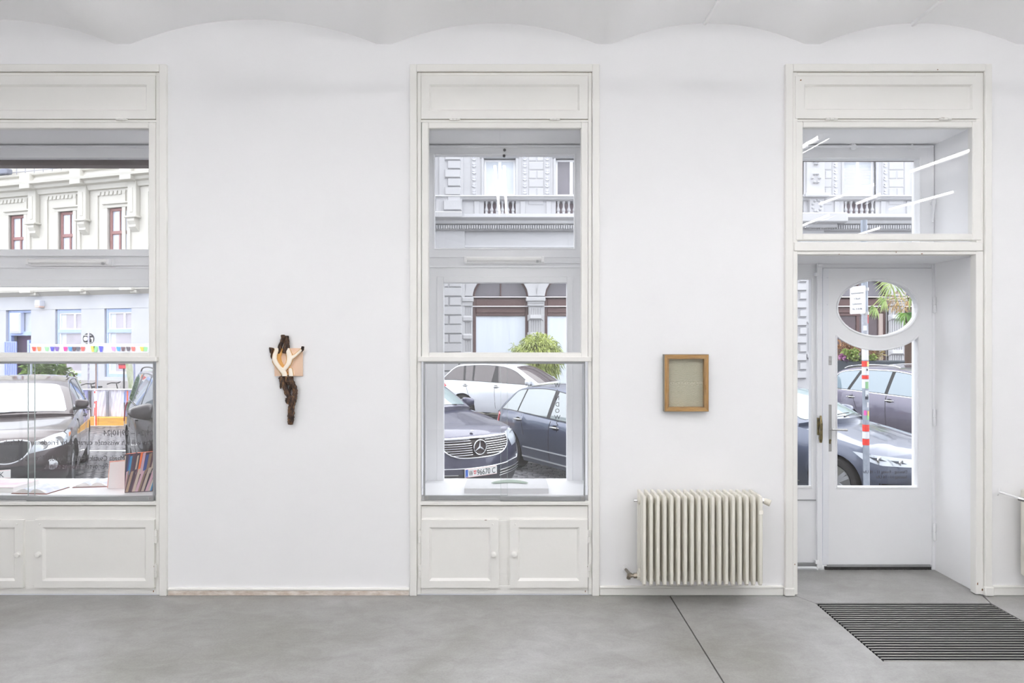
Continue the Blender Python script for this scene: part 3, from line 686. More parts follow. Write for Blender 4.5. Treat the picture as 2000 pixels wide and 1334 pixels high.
def ripple():
    m = bpy.data.materials.new('rippled_silk'); m.use_nodes = True; nt = m.node_tree; b = nt.nodes['Principled BSDF']
    t = nt.nodes.new('ShaderNodeTexCoord'); w = nt.nodes.new('ShaderNodeTexWave'); w.wave_type='RINGS'; w.rings_direction='X'
    w.inputs['Scale'].default_value = 52; w.inputs['Distortion'].default_value = 7; w.inputs['Detail'].default_value = 2; w.inputs['Detail Scale'].default_value = 1.2
    n = nt.nodes.new('ShaderNodeTexNoise'); n.inputs['Scale'].default_value = 6; n.inputs['Detail'].default_value = 3
    nt.links.new(t.outputs['Object'], w.inputs['Vector']); nt.links.new(t.outputs['Object'], n.inputs['Vector'])
    r = nt.nodes.new('ShaderNodeValToRGB'); r.color_ramp.elements[0].color=(*lin((166,163,142)),1); r.color_ramp.elements[1].color=(*lin((196,193,176)),1)
    nt.links.new(w.outputs['Fac'], r.inputs[0])
    r2 = nt.nodes.new('ShaderNodeValToRGB'); r2.color_ramp.elements[0].color=(.86,.86,.84,1); r2.color_ramp.elements[1].color=(1.05,1.05,1.04,1)
    nt.links.new(n.outputs['Fac'], r2.inputs[0])
    mx = nt.nodes.new('ShaderNodeMix'); mx.data_type='RGBA'; mx.blend_type='MULTIPLY'; mx.inputs[0].default_value=1
    nt.links.new(r.outputs[0], mx.inputs[6]); nt.links.new(r2.outputs[0], mx.inputs[7]); nt.links.new(mx.outputs[2], b.inputs['Base Color'])
    b.inputs['Roughness'].default_value=.6
    bp = nt.nodes.new('ShaderNodeBump'); bp.inputs['Strength'].default_value=.25; bp.inputs['Distance'].default_value=.004
    nt.links.new(w.outputs['Fac'], bp.inputs['Height']); nt.links.new(bp.outputs[0], b.inputs['Normal'])
    return m
MB().box(x0+.004,x1-.004,-.014,-.004,z0+.004,z1-.004).build('silk_panel', ripple(), fr, sm=0)
def filmf(u,v):
    a = x0+.012+(x1-x0-.024)*u; c = z0+.012+(z1-z0-.024)*v
    return (a, yf-.0012-.0016*math.sin(9*u+5*v)*math.sin(13*v-4*u)-.004*max(0,v-.85)*math.sin(22*u)+.05*max(0,v-.93)**1.0*(v-.93)*14*(.55+.45*math.sin(24*u+3*v))-.004*math.exp(-((v-.82)/.05)**2-((u-.3)/.12)**2)*math.sin(40*u), c)
m = MB().grid(filmf, 24, 30); m.build('glossy_film', glass_mat('clear_plastic_film',(.985,.985,.975),1.5,1.0), fr, sm=80)

# ------------------------------------------------------------------ branch sculpture with carved plywood square
sc = thing('branch_sculpture', 'dark gnarled forked branch joined to a carved plywood square, hung on the wall', 'sculpture', P(562,742,0))
def bark():
    m = bpy.data.materials.new('dark_bark'); m.use_nodes = True; nt = m.node_tree; b = nt.nodes['Principled BSDF']
    t = nt.nodes.new('ShaderNodeTexCoord'); mp = nt.nodes.new('ShaderNodeMapping'); mp.inputs['Scale'].default_value=(1,1,.35)
    n = nt.nodes.new('ShaderNodeTexNoise'); n.inputs['Scale'].default_value=75; n.inputs['Detail'].default_value=8; n.inputs['Roughness'].default_value=.7
    nt.links.new(t.outputs['Object'], mp.inputs[0]); nt.links.new(mp.outputs[0], n.inputs['Vector'])
    r = nt.nodes.new('ShaderNodeValToRGB'); el = r.color_ramp.elements
    el[0].position=.42; el[0].color=(*lin((34,26,24)),1); el[1].position=.74; el[1].color=(*lin((176,132,78)),1)
    x = el.new(.56); x.color=(*lin((84,60,44)),1)
    nt.links.new(n.outputs['Fac'], r.inputs[0]); nt.links.new(r.outputs[0], b.inputs['Base Color']); b.inputs['Roughness'].default_value=.8
    bp = nt.nodes.new('ShaderNodeBump'); bp.inputs['Strength'].default_value=.7; bp.inputs['Distance'].default_value=.006
    nt.links.new(n.outputs['Fac'], bp.inputs['Height']); nt.links.new(bp.outputs[0], b.inputs['Normal'])
    return m
M_BARK = bark()
def q(zx,zy,y=-.03): return P(510+zx/6.67, 640+zy/6.67, y)
PXM = 1/6.67*(D-.03)/F
rnd = random.Random(3)
def limb(pts, rad, name='branch', n=11, sub=6):
    P_ = [Vector(q(a,b,c)) for a,b,c in pts]; out, rr = [], []
    for i in range(len(P_)-1):
        p0 = P_[max(0,i-1)]; p1,p2 = P_[i],P_[i+1]; p3 = P_[min(len(P_)-1,i+2)]
        for k in range(sub):
            t = k/sub
            out.append(.5*((2*p1)+(-p0+p2)*t+(2*p0-5*p1+4*p2-p3)*t*t+(-p0+3*p1-3*p2+p3)*t**3)); rr.append((rad[i]*(1-t)+rad[i+1]*t)*PXM)
    out.append(P_[-1]); rr.append(rad[-1]*PXM)
    m = MB(); m.tube(out, rr, n)
    for i,v in enumerate(m.v):
        j = i//n; c = out[min(j,len(out)-1)]; d = Vector(v)-c
        f = 1+.13*math.sin(3.1*(i%n)+j*.9)+rnd.uniform(-.11,.11); m.v[i] = tuple(c+d*f)
    return m.build(name, M_BARK, sc, sm=60)
limb([(285,95,-.03),(283,150,-.034),(265,200,-.032),(240,270,-.03),(225,330,-.02)],[24,26,25,24,20])
limb([(338,105,-.026),(333,180,-.028),(330,240,-.03),(325,330,-.02)],[22,32,40,38])
limb([(140,262,-.02),(135,295,-.022),(140,340,-.02),(136,385,-.018),(146,408,-.016)],[34,27,16,11,9])
limb([(544,246,-.034),(541,268,-.036),(534,292,-.03),(520,310,-.02)],[17,20,17,10])
limb([(275,645,-.014),(280,690,-.026),(310,780,-.034),(350,870,-.034),(400,950,-.034),(425,985,-.034)],[42,40,32,33,30,20])
limb([(350,648,-.014),(365,690,-.026),(400,730,-.032),(435,800,-.03),(440,880,-.03),(420,960,-.032),(395,1040,-.03),(390,1140,-.03),(385,1210,-.03),(380,1262,-.03)],[55,52,42,34,30,34,40,42,38,30])
limb([(405,636,-.014),(402,700,-.022),(378,790,-.024),(370,860,-.024),(385,930,-.026)],[16,18,18,16,20])
limb([(345,915,-.036),(340,950,-.038),(365,980,-.040),(405,995,-.040),(435,975,-.038)],[20,28,24,22,16])
limb([(262,690,-.02),(258,740,-.02),(254,795,-.018)],[20,15,7])
limb([(460,885,-.022),(445,920,-.026),(430,950,-.028)],[10,18,20])
# carved square: height field of the branches that run on through the wood
def ply():
    m = bpy.data.materials.new('carved_plywood'); m.use_nodes = True; nt = m.node_tree; b = nt.nodes['Principled BSDF']
    at = nt.nodes.new('ShaderNodeAttribute'); at.attribute_name = 'carve'
    t = nt.nodes.new('ShaderNodeTexCoord'); n = nt.nodes.new('ShaderNodeTexNoise'); n.inputs['Scale'].default_value=160; n.inputs['Detail'].default_value=3
    nt.links.new(t.outputs['Object'], n.inputs['Vector'])
    ad = nt.nodes.new('ShaderNodeMath'); ad.operation='MULTIPLY_ADD'; ad.inputs[1].default_value=.16; nt.links.new(n.outputs['Fac'], ad.inputs[0]); nt.links.new(at.outputs['Fac'], ad.inputs[2])
    r = nt.nodes.new('ShaderNodeValToRGB'); el = r.color_ramp.elements
    cols = [(0.,(222,192,168)),(.13,(226,196,172)),(.17,(243,228,205)),(.26,(244,230,208)),(.31,(201,150,82)),(.66,(206,156,88)),(.72,(246,234,214)),(1.,(248,238,222))]
    el[0].position=cols[0][0]; el[0].color=(*lin(cols[0][1]),1); el[1].position=1; el[1].color=(*lin(cols[-1][1]),1)
    for p,c in cols[1:-1]:
        e = el.new(p); e.color=(*lin(c),1)
    nt.links.new(ad.outputs[0], r.inputs[0]); nt.links.new(r.outputs[0], b.inputs['Base Color']); b.inputs['Roughness'].default_value=.7
    return m
SEG = [([(330,400),(290,480),(225,640),(215,740),(245,830),(310,930),(400,1040),(470,1120),(500,1260)],[62,60,62,68,70,64,66,76,84]),
       ([(520,400),(545,500),(600,640),(610,760),(585,860),(520,960),(450,1040)],[62,68,76,78,72,62,60]),
       ([(930,500),(850,580),(760,660),(660,720)],[34,40,44,52]),
       ([(630,1030),(640,1120),(650,1260)],[58,64,70]),
       ([(210,430),(245,510),(235,560)],[40,26,20])]
def relief(zx,zy):
    best = 0.
    for pts,rad in SEG:
        for i in range(len(pts)-1):
            ax,ay = pts[i]; bx,by = pts[i+1]; dx,dy = bx-ax,by-ay
            t = max(0,min(1,((zx-ax)*dx+(zy-ay)*dy)/(dx*dx+dy*dy))); r = rad[i]*(1-t)+rad[i+1]*t
            d = math.hypot(zx-ax-t*dx, zy-ay-t*dy)/r
            h = 1.0-.10*d*d if d < .74 else (.945-(d-.74)/.36*.70 if d < 1.10 else (.2 if d < 1.22 else 0.))
            best = max(best, h)
    return best
HOLE = [(400,466),(335,560),(280,700),(270,780),(330,900),(440,985),(470,930),(405,800),(385,700),(430,560),(450,466)]
def inside(x,y,pg):
    c = False
    for i in range(len(pg)):
        (a,b),(e,f) = pg[i],pg[i-1]
        if (b>y) != (f>y) and x < (e-a)*(y-b)/(f-b)+a: c = not c
    return c
NX, NY = 76, 76; lx,rx,ty,by_ = 150,950,466,1196
vs, car_ = [], []
for j in range(NY+1):
    for i in range(NX+1):
        zy = ty+(by_-ty)*j/NY; l_ = float(np.interp(zy,[466,740,830,960,1196],[168,150,156,212,218])); zx = l_+(rx-l_)*i/NX
        h = relief(zx,zy); h = .47 if (h < .8 and inside(zx,zy,HOLE)) else h
        vs.append((zx,zy)); car_.append(h)
H_ = np.array(car_).reshape(NY+1,NX+1)
for _ in range(2):
    Q_ = np.pad(H_,1,mode='edge'); H_ = (Q_[1:-1,1:-1]*2+Q_[:-2,1:-1]+Q_[2:,1:-1]+Q_[1:-1,:-2]+Q_[1:-1,2:])/6
car_ = [float(h) for h in H_.ravel()]; vs = [P(520+a/13.34, 645+b/13.34, -.012-.030*h) for (a,b),h in zip(vs,car_)]
n0 = len(vs); fs = [(j*(NX+1)+i, j*(NX+1)+i+1, (j+1)*(NX+1)+i+1, (j+1)*(NX+1)+i) for j in range(NY) for i in range(NX)]
ring = [i for i in range(NX+1)]+[j*(NX+1)+NX for j in range(1,NY+1)]+[NY*(NX+1)+i for i in range(NX-1,-1,-1)]+[j*(NX+1) for j in range(NY-1,0,-1)]
for k in ring: vs.append((vs[k][0], -.006, vs[k][2])); car_.append(min(car_[k],.1))
L_ = len(ring); fs += [(ring[k], ring[(k+1)%L_], n0+(k+1)%L_, n0+k) for k in range(L_)]; fs.append(tuple(n0+k for k in range(L_)))
m = MB(); m.add(vs, fs); o = m.build('plywood_relief', ply(), sc, sm=50)
at = o.data.attributes.new('carve','FLOAT','POINT'); at.data.foreach_set('value', car_)

# ------------------------------------------------------------------ things in the window niches
ZB = .666
pl = thing('display_plinth', 'low white slab lying on the middle window board', 'plinth', (X(988,.06), .2, ZB))
MB().cbox(X(906.5,.06),X(1071.5,.06),.06,.40,ZB,Z(954,.06),.002).build('slab', pm('pale_grey_board',(214,215,218),.6,var=.05,vs=20), pl, sm=0)
gd = thing('glass_rod', 'slim greenish curved glass piece lying on the white slab', 'glass', P(995,949,.2))
zt = Z(954,.06)
gp = [(X(960,.2)+ (X(1031,.2)-X(960,.2))*i/16, .2+.05*math.sin(math.pi*i/16), zt+.009) for i in range(17)]
MB().tube(gp, [.003+.010*math.sin(math.pi*i/16)**.6 for i in range(17)], 10).build('rod', pm('green_tinted_glass',(180,196,184),.12,coat=.5), gd)
M_PAPER = pm('book_paper', (243,242,240), .7, var=.06, vs=60, stretch=(1,1,8)); M_PRINT = pm('printed_page', (240,240,243), .6, col2=(196,204,220), vs=18)
# closed book at the picture edge
bk = thing('book', 'closed pale pink-edged book lying at the picture edge', 'book', (X(10,.2), .2, ZB))
MB().cbox(X(-60,.1),X(26,.1),.10,.36,ZB,ZB+.032,.001).build('pages', M_PAPER, bk, sm=0)
MB().cbox(X(-61,.1),X(27,.1),.095,.365,ZB+.032,ZB+.035,.001).build('cover', pm('pink_print_cover',(242,238,240),.5,col2=(236,190,205),vs=9), bk, sm=0)
# open books
def open_book(px, py0, w, dep, label, rz):
    t = thing('open_book', label, 'book', (X(px,.2), py0, ZB), rz)
    m = MB().box(-w-.008,w+.008,-.008,dep+.008,0,.0035); m.build('cover', pm('dark_red_cover',(120,60,50),.6), t, sm=0, local=True)
    for s in (-1,1):
        def pg(u,v,s=s):
            return (s*w*u, dep*v, .0035+.036*math.sin(math.pi*min(1,(u*1.05+.02)))**.8*(1-.55*u)+.001)
        m = MB(); m.grid(pg, 14, 2); n=len(m.v); m.add([(x,y,.0036) for x,y,z in m.v],[])
        nu,nv=14,2
        for i in range(nu):
            for j in (0,nv): a=i*(nv+1)+j; b=(i+1)*(nv+1)+j; m.f.append((a,b,b+n,a+n)); m.m.append(1)
        a=[nu*(nv+1)+j for j in range(nv+1)]
        for j in range(nv): m.f.append((a[j],a[j+1],a[j+1]+n,a[j]+n)); m.m.append(1)
        m.build('pages', [M_PRINT,M_PAPER], t, sm=40, local=True)
    return t
open_book(87,.055,.12,.20,'open book with colour plates lying on the window board',math.radians(-4))
open_book(166,.265,.11,.18,'second open book lying behind the first one by the glass',math.radians(8))
# white upright card/booklet
wc = thing('booklet', 'white standing booklet with an orange edge in front of the spines print', 'booklet', (X(226,.24),.24,ZB))
x0,x1 = X(212.5,.24),X(246,.24); zt_ = Z(904,.24)
m = MB(); m.add([(x0,.235,ZB),(x1,.225,ZB),(x1,.25,zt_+.012),(x0,.26,zt_),(x0,.229,ZB),(x1,.219,ZB),(x1,.244,zt_+.012),(x0,.254,zt_)],[(0,1,2,3),(4,5,6,7),(0,1,5,4),(1,2,6,5),(2,3,7,6),(3,0,4,7)])
m.build('cover', pm('white_card',(240,236,236),.6), wc, sm=0)
m = MB(); m.add([(x0-.012,.240,ZB),(x1-.01,.230,ZB),(x1-.01,.258,zt_+.018),(x0-.012,.268,zt_+.006),(x0-.012,.243,ZB),(x1-.01,.233,ZB),(x1-.01,.261,zt_+.018),(x0-.012,.271,zt_+.006)],[(0,1,2,3),(4,5,6,7),(0,1,5,4),(1,2,6,5),(2,3,7,6),(3,0,4,7)])
m.build('back_cover', pm('orange_print',(238,205,180),.6,col2=(225,150,140),vs=14), wc, sm=0)
# large photo book whose cover shows rows of leaning spines: flat print
pb = thing('photo_book', 'upright photo book printed with rows of leaning coloured spines', 'book', (X(276,.12),.12,ZB))
ya,yb_ = .085,.135                                    # the board stands slightly turned
A = Vector(P(243.5,968,ya)); B_ = Vector(P(306.5,961,yb_)); Cc = Vector(P(306.5,881.5,yb_+.02)); Dd = Vector(P(244,887,ya+.02))
A.z = ZB; B_.z = ZB
th = Vector((.004,.028,0))
m = MB(); m.add([A,B_,Cc,Dd,A+th,B_+th,Cc+th,Dd+th],[(0,1,2,3),(4,5,6,7),(0,1,5,4),(1,2,6,5),(2,3,7,6),(3,0,4,7)])
m.build('book_block', pm('orange_board',(243,110,52),.5), pb, sm=0)
def cov(u,v,o=.0012):
    p = A.lerp(B_,u).lerp(Dd.lerp(Cc,u),v); return p-Vector((-.1,1,0))*o
MB().add([cov(0,0,.0006),cov(1,0,.0006),cov(1,1,.0006),cov(0,1,.0006)],[(0,1,2,3)]).build('cover_print', pm('aubergine_print',(82,62,72),.5), pb, sm=0)
pal = [(196,182,168),(120,90,104),(206,190,176),(70,62,78),(236,120,70),(212,176,190),(64,86,150),(150,128,112),(214,204,192),(58,140,190),(104,78,88),(176,150,128),(86,70,84)]
rr = random.Random(5)
def strips(v0,v1,n,lean,col0):
    u = -.12
    k = col0
    while u < .98:
        w_ = rr.uniform(.035,.095); hh = v1-rr.uniform(0,.08); ll = lean*(.7+.6*max(0,u))
        q_ = [(u,v0),(u+w_,v0),(u+w_+ll,hh+.02),(u+ll,hh)]
        q_ = [(min(1,max(0,a)),b) for a,b in q_]
        if q_[1][0]-q_[0][0] > .01 or q_[2][0]-q_[3][0] > .01:
            MB().add([cov(a,b,.0012+.0002*(v0<.3)) for a,b in q_],[(0,1,2,3)]).build('spine_print', pm('spine_print_%d'%(k%len(pal)),pal[k%len(pal)],.5), pb, sm=0)
        u += w_; k += 1+int(rr.random()*3)
strips(.46,1.0,12,.12,0); strips(.02,.60,10,.24,5)
# ------------------------------------------------------------------ cars
M_CGLASS = pm('tinted_car_glass', (30,36,38), .02, ior=2.1)
M_CGLASSL = pm('pale_car_glass', (130,148,150), .02, ior=2.4); M_CGLASSW = pm('sky_white_windshield', (170,178,186), .05, ior=2.4)  # pale base colours paint the sky's reflection into the glass
M_TYRE = pm('tyre_rubber', (38,36,36), .8, bump=.3, bs=60)
M_RIM = pm('alloy_wheel', (196,198,202), .28, .9)
M_LAMP = pm('clear_lamp_glass', (205,212,220), .06, .35, ior=1.8)
M_BRIGHT = pm('bright_trim', (222,226,232), .35, .2)
M_RED = pm('red_lamp_glass', (205,40,52), .12, coat=.6)
M_AMBER = pm('amber_lamp', (230,140,90), .2)
M_PLATE = pm('plate_white', (238,238,236), .45); M_PBLUE = pm('plate_blue', (40,100,200), .5); M_PTXT = pm('plate_black', (28,42,40), .5); M_PRED = pm('plate_red', (220,40,50), .5)
def paint(name, col, metal=.45, rough=.28, drops=True):
    return pm(name, col, rough, metal, coat=1., var=.12, vs=60, bump=.04 if drops else 0, bs=220)
def interp(x, tab):
    return float(np.interp(x, [a for a,_ in tab], [b for _,b in tab]))
def chaikin(pts, n=2):
    for _ in range(n):
        o = [pts[0]]
        for a,b in zip(pts[:-1],pts[1:]): o += [(a[0]*.75+b[0]*.25,a[1]*.75+b[1]*.25),(a[0]*.25+b[0]*.75,a[1]*.25+b[1]*.75)]
        pts = o+[pts[-1]]
    return pts
class Car:
    """car body as analytic surfaces; s = distance behind the front bumper, y to the car's left, z up"""
    def __init__(c, name, label, loc, theta, body, L=4.5, Wd=1.85, H=1.6, fo=.88, wb=2.75, R=.345, gc=.22, nose=.82, cowl=1.04, belt=(.98,1.06), xa=(1.15,2.0), xd=(3.85,4.4), ztail=1.02,
                 cs=.26, csr=.2, fx=None, rx=None, wr=.60, dlo=None, dzt=.10, trim=None, arch=None, glass=None, sill=None, rails=None, wgl=None, group='cars parked on the street'):
        c.wgl = wgl; c.L,c.W,c.H,c.fo,c.wb,c.R,c.gc = L,Wd,H,fo,wb,R,gc; c.cs,c.csr = cs,csr
        c.xa,c.xd = xa,xd; c.ztail = ztail
        c.ZS = [(0,nose-.05),(.35,nose+.03),(xa[0],belt[0]-.02),(xa[0]+.4,belt[0]),(L-.5,belt[1]),(L,belt[1]-.04)]; c.ZS = chaikin(c.ZS,2)
        c.ZC = [(0,nose),(.18,nose+.06),(.5,nose+.10),(xa[0]+.05,cowl),(xa[0]+.5,cowl),(L-.4,ztail),(L,ztail-.04)]; c.ZC = chaikin(c.ZC,2)
        hw = Wd/2
        c.WW = [(.0,.86*hw),(.28,.915*hw),(.6,.965*hw),(1.1,.99*hw),(L*.5,hw),(L-1.0,.985*hw),(L-.35,.95*hw),(L,.86*hw)]
        c.FX = fx or [(gc,.14),(gc+.1,.05),(.45,.0),(.6,.0),(nose-.1,.05),(nose,.12),(nose+.1,.2)]
        c.RX = rx or [(gc,.12),(.4,.02),(.62,.0),(.75,.04),(belt[1],.10),(belt[1]+.2,.14)]
        c.bl = fo-R-.10; c.blr = L-fo-wb-R-.10
        c.roof = chaikin([(xa[0],cowl+.0),(xa[0]+(xa[1]-xa[0])*.5,cowl+(H-.07-cowl)*.55),(xa[1],H-.07),(xa[1]+.45,H-.01),((xa[1]+xd[0])*.5,H),(xd[0]-.35,H-.025),(xd[0],H-.075),(xd[1],ztail)],2)
        c.wr = wr*hw*1.16
        c.root = thing(name, label, 'car', (loc[0],loc[1],ST), math.radians(theta-90), group)
        c.body = body
        c.ax = (fo, fo+wb)
        c.mk(arch)
        c.dlo(dlo, dzt, trim, glass)
        if rails: c.rail(rails)
        if sill: c.sidestrip(sill)
        c.wheels()
    # -- surfaces
    def zs(c,s): return interp(s,c.ZS)
    def zc(c,s): return interp(s,c.ZC)
    def w(c,s): return interp(s,c.WW)
    SECT = [(0,.93),(.12,.97),(.36,1.0),(.62,.998),(.8,.988),(.93,.965),(1.,.925)]
    def side(c,s,z):
        t = (z-c.gc)/(c.zs(s)-c.gc); return c.w(s)*interp(t,c.SECT)
    def zb(c,s):
        z = c.gc
        for a in c.ax:
            r = c.R+.055; d = abs(s-a)
            if d < r: z = max(z, c.R+math.sqrt(r*r-d*d))
        return z
    def fxz(c,z): return interp(z,c.FX)
    def rxz(c,z): return interp(z,c.RX)
    def front(c,y,z):
        x0 = c.fxz(z)+c.cs; wf = c.side(x0,z); return c.fxz(z)+c.cs*min(1,abs(y/wf))**2.6
    def wrap(c,u,z,back=False):
        fz = c.rxz(z) if back else c.fxz(z); k = c.csr if back else c.cs
        at = lambda d: (c.L-d) if back else d
        wf = c.side(at(fz+k),z); sg = 1 if u>=0 else -1; a = abs(u)
        if a <= wf: d = fz+k*(a/wf)**2.6; y = u
        else: d = fz+k+(a-wf); y = sg*c.side(at(d),z)
        return at(d), y
    def xyz(c,s,y,z): return (c.L/2-s, y, z)
    def zr(c,s): return interp(s,c.roof)
    def gy(c,s,z):
        zb = c.zs(s); wb = c.w(s)*.925-.012; t = max(0,min(1,(z-zb)/max(.05,c.H-zb)))
        return wb-(wb-c.wr)*t**1.1
    def gring(c,s,e,t):
        """greenhouse point: station s, e in -1..1 across the top"""
        pass
    def mk(c, arch):
        ns, nt = 9, 7
        st = sorted(set([0,.04,.1,.18,.28,.4]+[round(x,3) for x in np.linspace(.45,c.L-.45,22)]+[c.L-.4,c.L-.28,c.L-.18,c.L-.1,c.L-.04,c.L]
             +[a+(c.R+.055)*math.cos(k*math.pi/16) for a in c.ax for k in range(17)]+[a+sg*(c.R+.0565) for a in c.ax for sg in (-1,1)]))
        mb = MB(); rings = []
        def act(s,z,e):
            o = 0
            if s < c.bl: o += (c.fxz(z)+c.cs*abs(e)**2.6)*(1-s/c.bl)
            q = c.L-s
            if q < c.blr: o -= (c.rxz(z)+c.csr*abs(e)**2.6)*(1-q/c.blr)
            return s+o
        for s in st:
            row = []
            for sg in (-1,1):
                half = []
                z0 = c.zb(s); zt = c.zs(s)
                for j in range(ns):
                    z = z0+(zt-z0)*j/(ns-1); x = act(s,z,1); half.append((x, sg*c.side(x,min(z,c.zs(x))), z))
                row.append(half)
            yt = row[1][-1][1]; top = []
            for k in range(1,2*nt):
                e = -1+k/nt; zz = c.zs(s)+(c.zc(s)-c.zs(s))*(1-abs(e)**2.2); top.append((act(s,zz,e), yt*e, zz))
            r = row[0]+top+row[1][::-1]
            rings.append(r)
        n = len(rings[0])
        vs = [c.xyz(*p) for r in rings for p in r]
        fs = [(i*n+j,i*n+j+1,(i+1)*n+j+1,(i+1)*n+j) for i in range(len(rings)-1) for j in range(n-1)]
        mb.add(vs, fs)
        for back in (False,True):
            s = st[-1] if back else st[0]
            def cap(u,v):
                e = -1+2*u; z0 = c.gc; zt = c.zs(s)+(c.zc(s)-c.zs(s))*(1-abs(e)**2.2); z = z0+(zt-z0)*v
                x = act(s,z,e); xe = act(s,z,1); y = e*c.side(xe, min(z,c.zs(xe)))
                return c.xyz(x,y,z)
            mb.grid(cap, 2*nt, ns-1)
        o = mb.build('body', c.body, c.root, sm=40, local=True); 
        # merge seam vertices so the shading runs through
        bm = bmesh.new(); bm.from_mesh(o.data); bmesh.ops.remove_doubles(bm, verts=bm.verts, dist=.004); bmesh.ops.recalc_face_normals(bm, faces=bm.faces); bm.to_mesh(o.data); bm.free()
        # greenhouse
        mb = MB(); ng, nk = 5, 6; S = [c.xa[0]+(c.xd[1]-c.xa[0])*i/34 for i in range(35)]
        mid = (c.xa[1]+c.xd[0])/2
        c.gact = lambda s,e: s-.28*(1-e*e)*max(0,min(1,(c.xa[1]+.3-s)/.5)) + .10*(1-e*e)*max(0,min(1,(s-c.xd[0]+.1)/.3))
        rings = []
        for s in S:
            zt = c.zr(s); zb_ = c.zs(s)-.03; ztop = max(zb_+.002, zt-.055); row=[]
            for sg in (-1,1): row.append([(s, sg*c.gy(s,zb_+(ztop-zb_)*j/(ng-1)), zb_+(ztop-zb_)*j/(ng-1)) for j in range(ng)])
            yt = row[1][-1][1]; top = [(c.gact(s,-1+k/nk), yt*(-1+k/nk)*1.0, ztop+(max(zt,ztop)-ztop)*(1-abs(-1+k/nk)**3)) for k in range(1,2*nk)]
            rings.append(row[0]+top+row[1][::-1])
        n = len(rings[0]); mb.add([c.xyz(*p) for r in rings for p in r], [(i*n+j,i*n+j+1,(i+1)*n+j+1,(i+1)*n+j) for i in range(len(rings)-1) for j in range(n-1)])
        for q_,back in ((0,False),(len(rings)-1,True)):        # apron that meets hood and deck
            r_ = rings[q_]; k0 = len(mb.v); mb.add([c.xyz(a,b,z) for a,b,z in r_]+[c.xyz(a+(-.05 if back else .05),b,z-.2) for a,b,z in r_],[(j,j+1,n+j+1,n+j) for j in range(n-1)])
        mb.build('cabin', c.body, c.root, sm=45, local=True)
        MB().box(c.L/2-.45,-c.L/2+.45,-c.W*.36,c.W*.36,c.gc-.02,c.zs(.5)-.25).build('chassis', M_DARK, c.root, sm=0, local=True)
        if arch:
            for a in c.ax:
                for sg in (-1,1):
                    mb = MB(); r0 = c.R+.05; pts=[]
                    for k in range(13):
                        t = math.pi*k/12; pts.append(t)
                    def f(u,v): 
                        t = math.pi*(-.04+1.08*u); r = r0+.055*v; s = a+r*math.cos(t); z = max(c.gc-.01,c.R+r*math.sin(t)); return c.xyz(s, sg*(c.side(s,max(z,c.gc))+.012), z)
                    mb.grid(f,18,1)
                    def f2(u,v):
                        t = math.pi*(-.04+1.08*u); s = a+r0*math.cos(t); z = max(c.gc-.01,c.R+r0*math.sin(t)); return c.xyz(s, sg*(c.side(s,max(z,c.gc))+.012-.05*v), z)
                    mb.grid(f2,18,1)
                    mb.build('wheel_arch', arch, c.root, sm=40, local=True)
    def patch(c, poly, fn, mat, name, du=.07, dv=.06, parent=None, th=.004, **kw):
        """thin solid trim: polygon (p,q) laid on a surface fn(p,q)->(xyz), skirt turned in"""
        bm = bmesh.new(); vs = [bm.verts.new((p,q,0)) for p,q in poly]; bm.faces.new(vs)
        us = [p for p,_ in poly]; ws = [q for _,q in poly]
        for a,b,k,st in ((min(us),max(us),0,du),(min(ws),max(ws),1,dv)):
            n = int((b-a)/st)
            for i in range(1,n+1):
                co = [0,0,0]; no=[0,0,0]; co[k] = a+(b-a)*i/(n+1); no[k]=1
                bmesh.ops.bisect_plane(bm, geom=bm.verts[:]+bm.edges[:]+bm.faces[:], plane_co=co, plane_no=no)
        bm.verts.index_update(); bm.normal_update()
        flat = [(v.co.x,v.co.y) for v in bm.verts]; faces = [[v.index for v in f.verts] for f in bm.faces]
        bd = [(e.verts[0].index,e.verts[1].index) for e in bm.edges if e.is_boundary]
        bm.free()
        top = [fn(p,q,1.) for p,q in flat]; low = [fn(p,q,-1.) for p,q in flat]; n = len(flat)
        mb = MB(); mb.add(top+low, faces+[(a,b,b+n,a+n) for a,b in bd])
        o = mb.build(name, mat, parent or c.root, sm=40, local=True)
        for k,v in kw.items(): o[k] = v
        return o
    def on_side(c,sg,o=.004,cab=False):
        if cab: return lambda s,z,d: c.xyz(s, sg*(c.gy(s,z)+(o if d>0 else -.01)), z)
        return lambda s,z,d: c.xyz(s, sg*(c.side(s,z)+(o if d>0 else -.01)), z)
    def on_wrap(c,o=.005,back=False):
        def f(u,z,d):
            s,y = c.wrap(u,z,back); k = o if d>0 else -.012; wf = abs(u)/(c.W/2*.95); a = min(1,wf**3)
            return c.xyz(s+(k if back else -k)*(1-.6*a), y+(k*a*(1 if u>0 else -1)), z)
        return f
